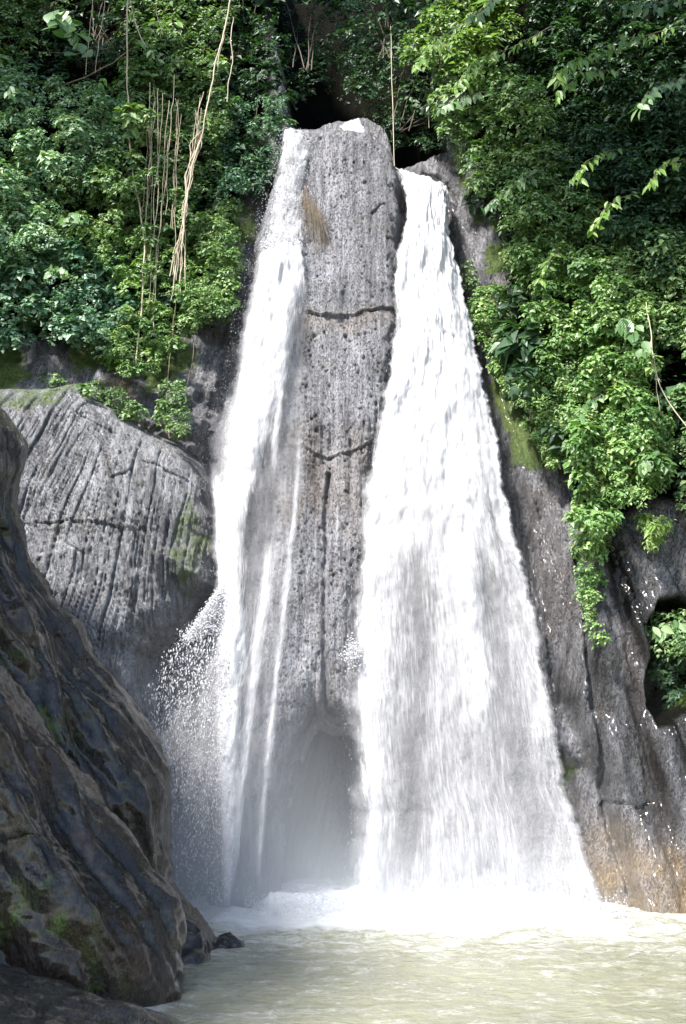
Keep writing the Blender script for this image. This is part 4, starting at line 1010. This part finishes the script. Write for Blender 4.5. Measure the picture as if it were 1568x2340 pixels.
def branch(label, pts, nleaf, size, me, droop=1.0, cat='branch', name='leafy_branch', group=None, radius=.010, reach=2.9):
    """pts (px, py, Y): a curved bough with alternate drooping leaves"""
    p = np.array(pts, float); size *= 1.6; radius *= 1.3
    w = on(p[:, 0], p[:, 1], np.linspace(0.5, 1.0, len(p)) + reach * np.linspace(0.2, 1, len(p)))
    s = np.linspace(0, len(w) - 1, 28); q = np.stack([np.interp(s, np.arange(len(w)), w[:, k]) for k in range(3)], -1)
    q += np.stack([.02 * fbm(s * 1.3, 0 * s, seed=k + int(pts[0][0])) for k in (1, 2, 3)], -1)
    t = thing(name, label, cat, (0, 0, 0), group)
    stems_mesh('stem', [q], [np.linspace(radius, radius * .35, 28)], M_bark, t)
    nleaf = int(nleaf * 1.5)
    for i in range(nleaf):
        f = 1 - (i / nleaf) ** 1.15 * .92
        k = f * 27; a = int(min(26, k)); P = q[a] + (q[a + 1] - q[a]) * (k - a); tg = unit(q[a + 1] - q[a])
        side = 1 if i % 2 else -1
        perp = unit(np.cross(tg, np.array([0, 0, 1])))
        ax = tg * .55 + side * perp * rng.uniform(.3, 1) + np.array([0, -.15, -droop * rng.uniform(.4, 1.4)]) + rng.normal(0, .22, 3)
        n_ = np.array([-.25, -.45, .75]) + rng.normal(0, .4, 3)
        place_leaf(me, P + rng.normal(0, size * .16, 3), ax, n_, size * rng.uniform(.65, 1.2), t)
    return t
branch('yellow green bough of long drooping leaves reaching over the upper gap', [(1200, -60, 12.6), (1100, 20, 12.3), (1010, 90, 12.1), (950, 150, 12.0)], 44, .15, L_bright)
branch('sunlit bough with yellow green leaves below the topmost right bough', [(1260, 60, 12.4), (1170, 110, 12.1), (1090, 140, 12.0), (1040, 200, 11.9)], 40, .15, L_bright)
branch('bough of long hanging leaves catching sun against the dark upper right corner', [(1560, 60, 12.2), (1480, 80, 11.9), (1420, 90, 11.7), (1340, 130, 11.5), (1270, 180, 11.4)], 46, .16, L_bright)
branch('short bough of hanging leaves under the long sunlit bough, upper right', [(1420, 170, 12.0), (1360, 160, 11.7), (1310, 175, 11.5), (1275, 215, 11.4)], 26, .16, L_bright)
branch('pale leafed bough at the right edge, a quarter of the way down', [(1640, 170, 11.6), (1560, 180, 11.3), (1500, 195, 11.1), (1460, 250, 11.0)], 34, .13, L_pale)
branch('dim bough crossing the top right corner above the sunlit ones', [(1660, -60, 12.4), (1580, -10, 12.1), (1500, 10, 11.9), (1420, 15, 11.8)], 30, .14, L_dark)
branch('bluish bough near the top edge right of centre', [(1300, -90, 12.8), (1200, -40, 12.6), (1130, 0, 12.5), (1080, 40, 12.4)], 30, .14, L_pale)
branch('small yellow green spray low in the dark area of the right bank', [(1600, 360, 12.4), (1560, 365, 12.2), (1510, 380, 12.0), (1485, 420, 11.9)], 18, .13, L_bright)
branch('spray of drooping leaves under the hanging leaf bough, right of centre', [(1420, 340, 12.6), (1380, 350, 12.4), (1340, 370, 12.3), (1310, 410, 12.2)], 22, .14, L_bright)
branch('mid green spray overhanging the mossy rock right of the broad waterfall', [(1250, 380, 13.6), (1200, 410, 13.4), (1150, 440, 13.2), (1110, 470, 13.1)], 26, .13, L_dark)
branch('bright spray halfway down the right bank beside the bare twig', [(1460, 440, 13.0), (1420, 450, 12.8), (1380, 480, 12.6), (1350, 530, 12.5)], 24, .13, L_bright)
branch('pale spray at the outer left end of the right bank', [(1160, 210, 13.6), (1100, 210, 13.4), (1040, 225, 13.2), (1005, 255, 13.1)], 24, .14, L_pale)
branch('large leaved plant glowing in the shade at the top left corner', [(190, 130, 14.6), (175, 90, 14.4), (150, 50, 14.2), (120, 25, 14.0)], 14, .26, L_broad, droop=.5, cat='plant', name='broad_leaved_plant')
branch('bright leaved sprig in front of the vine hung shrub, top left', [(300, 110, 14.8), (330, 70, 14.6), (360, 50, 14.5), (400, 45, 14.4)], 18, .16, L_bright, droop=.6)
branch('clump of large pale leaves on the right wall creeper', [(1500, 830, 14.0), (1470, 790, 13.8), (1440, 750, 13.7), (1420, 730, 13.6)], 12, .15, L_broad, cat='plant', name='broad_leaved_plant')
branch('leafy sprig sticking out of the small cave mouth', [(1600, 1440, 14.6), (1560, 1425, 14.4), (1520, 1425, 14.3), (1495, 1440, 14.25)], 16, .11, L_pale, cat='plant', name='broad_leaved_plant')

BL = [('big pale leaves crowning the bright mound at the left edge', [(60, 230, 0), (40, 215, 0), (20, 200, 0)], 16, .13, L_pale),
      ('cluster of wide pale leaves left of the straight vines', [(190, 510, 0), (170, 500, 0), (150, 490, 0)], 14, .15, L_broad),
      ('wide leaves catching light low on the bluish creeper', [(190, 640, 0), (150, 625, 0), (110, 610, 0)], 20, .11, L_broad),
      ('bright tuft of leaves between the thickest vine and the dark hollow', [(200, 250, 0), (215, 200, 0), (240, 180, 0)], 16, .11, L_bright),
      ('pale leaves right of the straight vines near the top edge', [(380, 170, 0), (360, 140, 0), (350, 110, 0)], 16, .13, L_pale),
      ('yellow green tuft beside the twisted bundle of vines', [(500, 330, 0), (480, 290, 0), (470, 270, 0)], 12, .10, L_bright),
      ('broad leaves at the lower right of the hanging tongue of creeper', [(1500, 1010, 0), (1480, 1040, 0), (1470, 1070, 0)], 16, .12, L_broad),
      ('row of pale leaves edging the top of the hanging tongue', [(1400, 890, 0), (1350, 915, 0), (1310, 950, 0)], 16, .11, L_pale),
      ('drooping bright leaves over the middle of the right creeper', [(1300, 560, 0), (1260, 590, 0), (1230, 640, 0)], 18, .12, L_bright)]
for lb, pts, nl, sz, me_ in BL:
    branch(lb, pts, nl, sz, me_, cat='plant', name='broad_leaved_plant', reach=1.3, droop=.7)

# ------------------------------------------------------------------ hanging vines
def vine(label, pts, r=.012, mat=None, group='vines hanging over the left bank', jag=.03, name='vine', cat='vine', off=None):
    p = np.array(pts, float)
    r *= .82
    w = on(p[:, 0], p[:, 1], off) if off is not None else at(p[:, 0], p[:, 1], 17.65 - 0.25 * (p[:, 2].max() - p[:, 2].min()) + 0.2 * (15.4 - p[:, 2])) 
    n = 8 * (len(w) - 1) + 8
    s = np.linspace(0, len(w) - 1, n); q = np.stack([np.interp(s, np.arange(len(w)), w[:, k]) for k in range(3)], -1)
    sd0 = int(p[0, 0] * 3 + p[-1, 0])
    q[:, 0] += jag * fbm(q[:, 2] * 1.1, 0 * s, seed=sd0 % 97); q[:, 1] += jag * fbm(q[:, 2] * 1.1, 0 * s, seed=sd0 % 89 + 2)
    o = stems_mesh(name, [q], [np.full(n, r) * (1 + .2 * perlin(s * 3, 0 * s, seed=4))], mat or M_vine, label=label, category=cat)
    if group: o['group'] = group
    return o
G_ = 'vines hanging over the left bank'
vine('thickest straight pale vine, leftmost of those hanging from the top edge', [(294, -60, 14.4), (291, 100, 14.4), (290, 200, 14.45), (294, 310, 14.5), (312, 440, 14.6), (330, 560, 14.7), (326, 700, 14.9), (308, 850, 15.2)], .020)
vine('pale vine forking off the thickest vine near the top edge', [(296, 0, 14.4), (306, 40, 14.4), (322, 85, 14.5), (334, 108, 14.6)], .014)
vine('pale vine reaching down slantwise from the top edge above the twisted bundle', [(532, -60, 14.6), (520, 30, 14.6), (508, 90, 14.6), (492, 140, 14.7), (482, 200, 14.8), (466, 300, 14.9), (440, 380, 15.0), (425, 470, 15.1), (415, 560, 15.3)], .021)
vine('forked vine beside the slanting one, ending in the upper shrub', [(515, 60, 14.7), (506, 105, 14.7), (498, 150, 14.8)], .013)
vine('crooked vine hanging right of the slanting one near the dark gap', [(536, 40, 15.0), (527, 90, 15.0), (533, 140, 15.0), (522, 190, 15.1), (518, 232, 15.2)], .013)
vine('thin vine dropping through the leaves from the top left branches', [(213, -60, 14.8), (206, 70, 14.8), (196, 170, 14.9)], .008)
vine('thin vine slanting beside the dark hollow at top left', [(246, -60, 14.8), (232, 60, 14.9), (218, 165, 15.0)], .008)
vine('thin straight vine dropping from the top edge into the upper shrub', [(352, -60, 14.5), (358, 30, 14.5), (372, 80, 14.6)], .008)
for i, (x0, y0, x1, y1) in enumerate([(345, 190, 332, 640), (362, 200, 352, 560), (372, 215, 340, 720), (400, 170, 348, 700), (350, 230, 338, 470), (385, 230, 352, 760)]):
    vine(['first thin vine to the right of the thickest vine', 'thin vine in the middle of the straight group, ending in the small leaved creeper', 'long thin vine reaching the foot of the creeper',
          'long slanting vine that starts behind the upper shrub', 'shortest vine of the straight group', 'thin vine running lowest of the straight group'][i],
         [(x0, y0, 14.6), (x0 * .6 + x1 * .4 + 3, y0 * .6 + y1 * .4, 14.65), (x0 * .3 + x1 * .7 - 2, y0 * .3 + y1 * .7, 14.8), (x1, y1, 15.0)], .0095, group='thin straight vines hanging on the left bank', jag=.05)
for i in range(9):
    x0 = rng.uniform(325, 420); y0 = rng.uniform(180, 330); y1 = y0 + rng.uniform(120, 420)
    vine('hair thin vine among the leaves of the left bank', [(x0, y0, 14.6), (x0 - 6, (y0 + y1) / 2, 14.7), (x0 - 14, y1, 14.9)], .0062, group='hair thin vines on the left bank', jag=.06)
for i in range(10):
    a = rng.uniform(-14, 14); b = rng.uniform(-20, 22)
    top = rng.uniform(200, 330)
    vine('thin pale vine in the twisted bundle on the left bank', [(455 + a, top, 14.9), (452 - a, 330, 14.9), (432 + b * .5, 400, 15.0), (424 - b * .4, 480, 15.1), (412 + b * .6, 570, 15.2), (404 + b, rng.uniform(620, 720), 15.35)], .0075 + .005 * rng.random(), group='vines of the twisted bundle on the left bank', jag=.05)
vine('grey vine trailing over the bare rock below the bundle', [(400, 690, 15.2), (394, 760, 15.4), (385, 850, 15.6), (378, 900, 15.7), (388, 1002, 15.6)], .009, M_vinedark, jag=.04, off=.9)
vine('grey vine hanging over the cleft next to the small leaf clump', [(445, 755, 15.7), (438, 830, 15.7), (424, 900, 15.7), (428, 1005, 15.7)], .008, M_vinedark, jag=.03, off=.7)
vine('reddish root dangling from the cleft above the grooved boulder', [(368, 960, 15.6), (380, 975, 15.55), (388, 1003, 15.5)], .009, M_root, group=None, name='root', cat='root', jag=.01, off=.9)
vine('single straight pale vine hanging to the lip of the broad waterfall', [(893, 60, 15.8), (895, 160, 15.8), (898, 260, 15.9), (901, 380, 16.0)], .011, group=None, jag=.01, off=.75)
vine('short thin vine hanging in the shade right of the long one', [(979, 240, 16.5), (980, 292, 16.5)], .008, group=None, jag=.01, off=.5)
vine('tan bare twig sloping down across the creeper at the right', [(1478, 690, 13.6), (1490, 800, 13.6), (1508, 880, 13.6), (1540, 940, 13.5), (1590, 1000, 13.4)], .013, group=None, name='twig', cat='twig', off=1.5)
vine('thin twig curving beside the tan one on the right wall', [(1486, 780, 13.7), (1500, 870, 13.7), (1508, 950, 13.7)], .010, group=None, name='twig', cat='twig', off=1.45)
for lb, pts, r in (('grey bough crossing behind the vines at upper left, lower one', [(110, 205, 15.9), (200, 175, 15.8), (260, 145, 15.7), (300, 110, 15.6)], .024),
                   ('grey bough crossing behind the vines at upper left, upper one', [(60, 115, 15.9), (180, 122, 15.8), (300, 100, 15.6)], .012),
                   ('thin grey bough sloping to the thickest vine in the dark hollow', [(228, 60, 15.4), (260, 110, 15.4), (300, 155, 15.4)], .013)):
    vine(lb, pts, r, M_vinedark, group='bare boughs in the dark hollow', name='bare_branch', cat='branch', off=.4)

# dry grass hanging beside the upper part of the narrow waterfall
def hanging_grass():
    t = thing('dry_grass_tuft', 'brown dry grass and roots hanging beside the top of the narrow waterfall', 'dry grass')
    L, r = [], []
    for _ in range(90):
        a = rng.random(); px = 694 + 42 * a + rng.normal(0, 5); py = 425 + 70 * a + rng.normal(0, 12)
        ln = rng.uniform(50, 135); dx = rng.uniform(-2, 34) * (a + .2)
        s = np.linspace(0, 1, 7)
        q = on(px + dx * s ** 1.2, py + ln * s, 1.08 + .16 * np.sin(s * 3.1) + rng.uniform(0, .12))
        L.append(q + .008 * rng.normal(0, 1, q.shape)); r.append(.0028)
    stems_mesh('blades', L, r, M_straw, t, sides=3, kind='stuff')
hanging_grass()

# ------------------------------------------------------------------ mist from the falls
def mist():
    import bmesh
    bm = bmesh.new(); bmesh.ops.create_cube(bm, size=1)
    for v in bm.verts: v.co = Vector((v.co.x * 9.0 + 0.6, v.co.y * 3.4 + 14.9, v.co.z * 6.0 + 3.05))
    me = bpy.data.meshes.new('mist'); bm.to_mesh(me); bm.free()
    m = bpy.data.materials.new('spray_mist'); m.use_nodes = True; nt = m.node_tree; nt.nodes.remove(nt.nodes['Principled BSDF'])
    g = N(nt); pv = g.n('ShaderNodeVolumePrincipled'); pv.inputs['Color'].default_value = (.9, .95, 1, 1); pv.inputs['Anisotropy'].default_value = .2
    sp = g.n('ShaderNodeSeparateXYZ'); nt.links.new(g.pos(), sp.inputs[0])
    fz = g.math('POWER', g.math('SUBTRACT', 1.0, g.math('DIVIDE', sp.outputs[2], 6.0), clamp=True), 3.2)
    dx = g.math('DIVIDE', g.math('ADD', sp.outputs[0], 1.6), 2.4); fx = g.math('SUBTRACT', 1.0, g.math('MULTIPLY', dx, dx), clamp=True)
    d = g.math('MULTIPLY', g.math('MULTIPLY', fz, g.math('ADD', g.math('MULTIPLY', fx, .85), .05)), 0.34)
    fl = g.math('SUBTRACT', 1.0, g.math('DIVIDE', sp.outputs[2], 1.5), clamp=True); ex = g.math('DIVIDE', g.math('SUBTRACT', sp.outputs[0], 1.0), 3.4); ex = g.math('SUBTRACT', 1.0, g.math('MULTIPLY', ex, ex), clamp=True)
    d = g.math('ADD', d, g.math('MULTIPLY', g.math('MULTIPLY', g.math('MULTIPLY', fl, fl), ex), 0.20))
    nt.links.new(d, pv.inputs['Density']); nt.links.new(pv.outputs[0], nt.nodes['Material Output'].inputs['Volume'])
    link('mist', me, m, kind='stuff')
mist()

print('objects', len(bpy.data.objects), 'triangles', sum(len(o.data.loops) - 2 * len(o.data.polygons) for o in bpy.data.objects if o.type == 'MESH'))
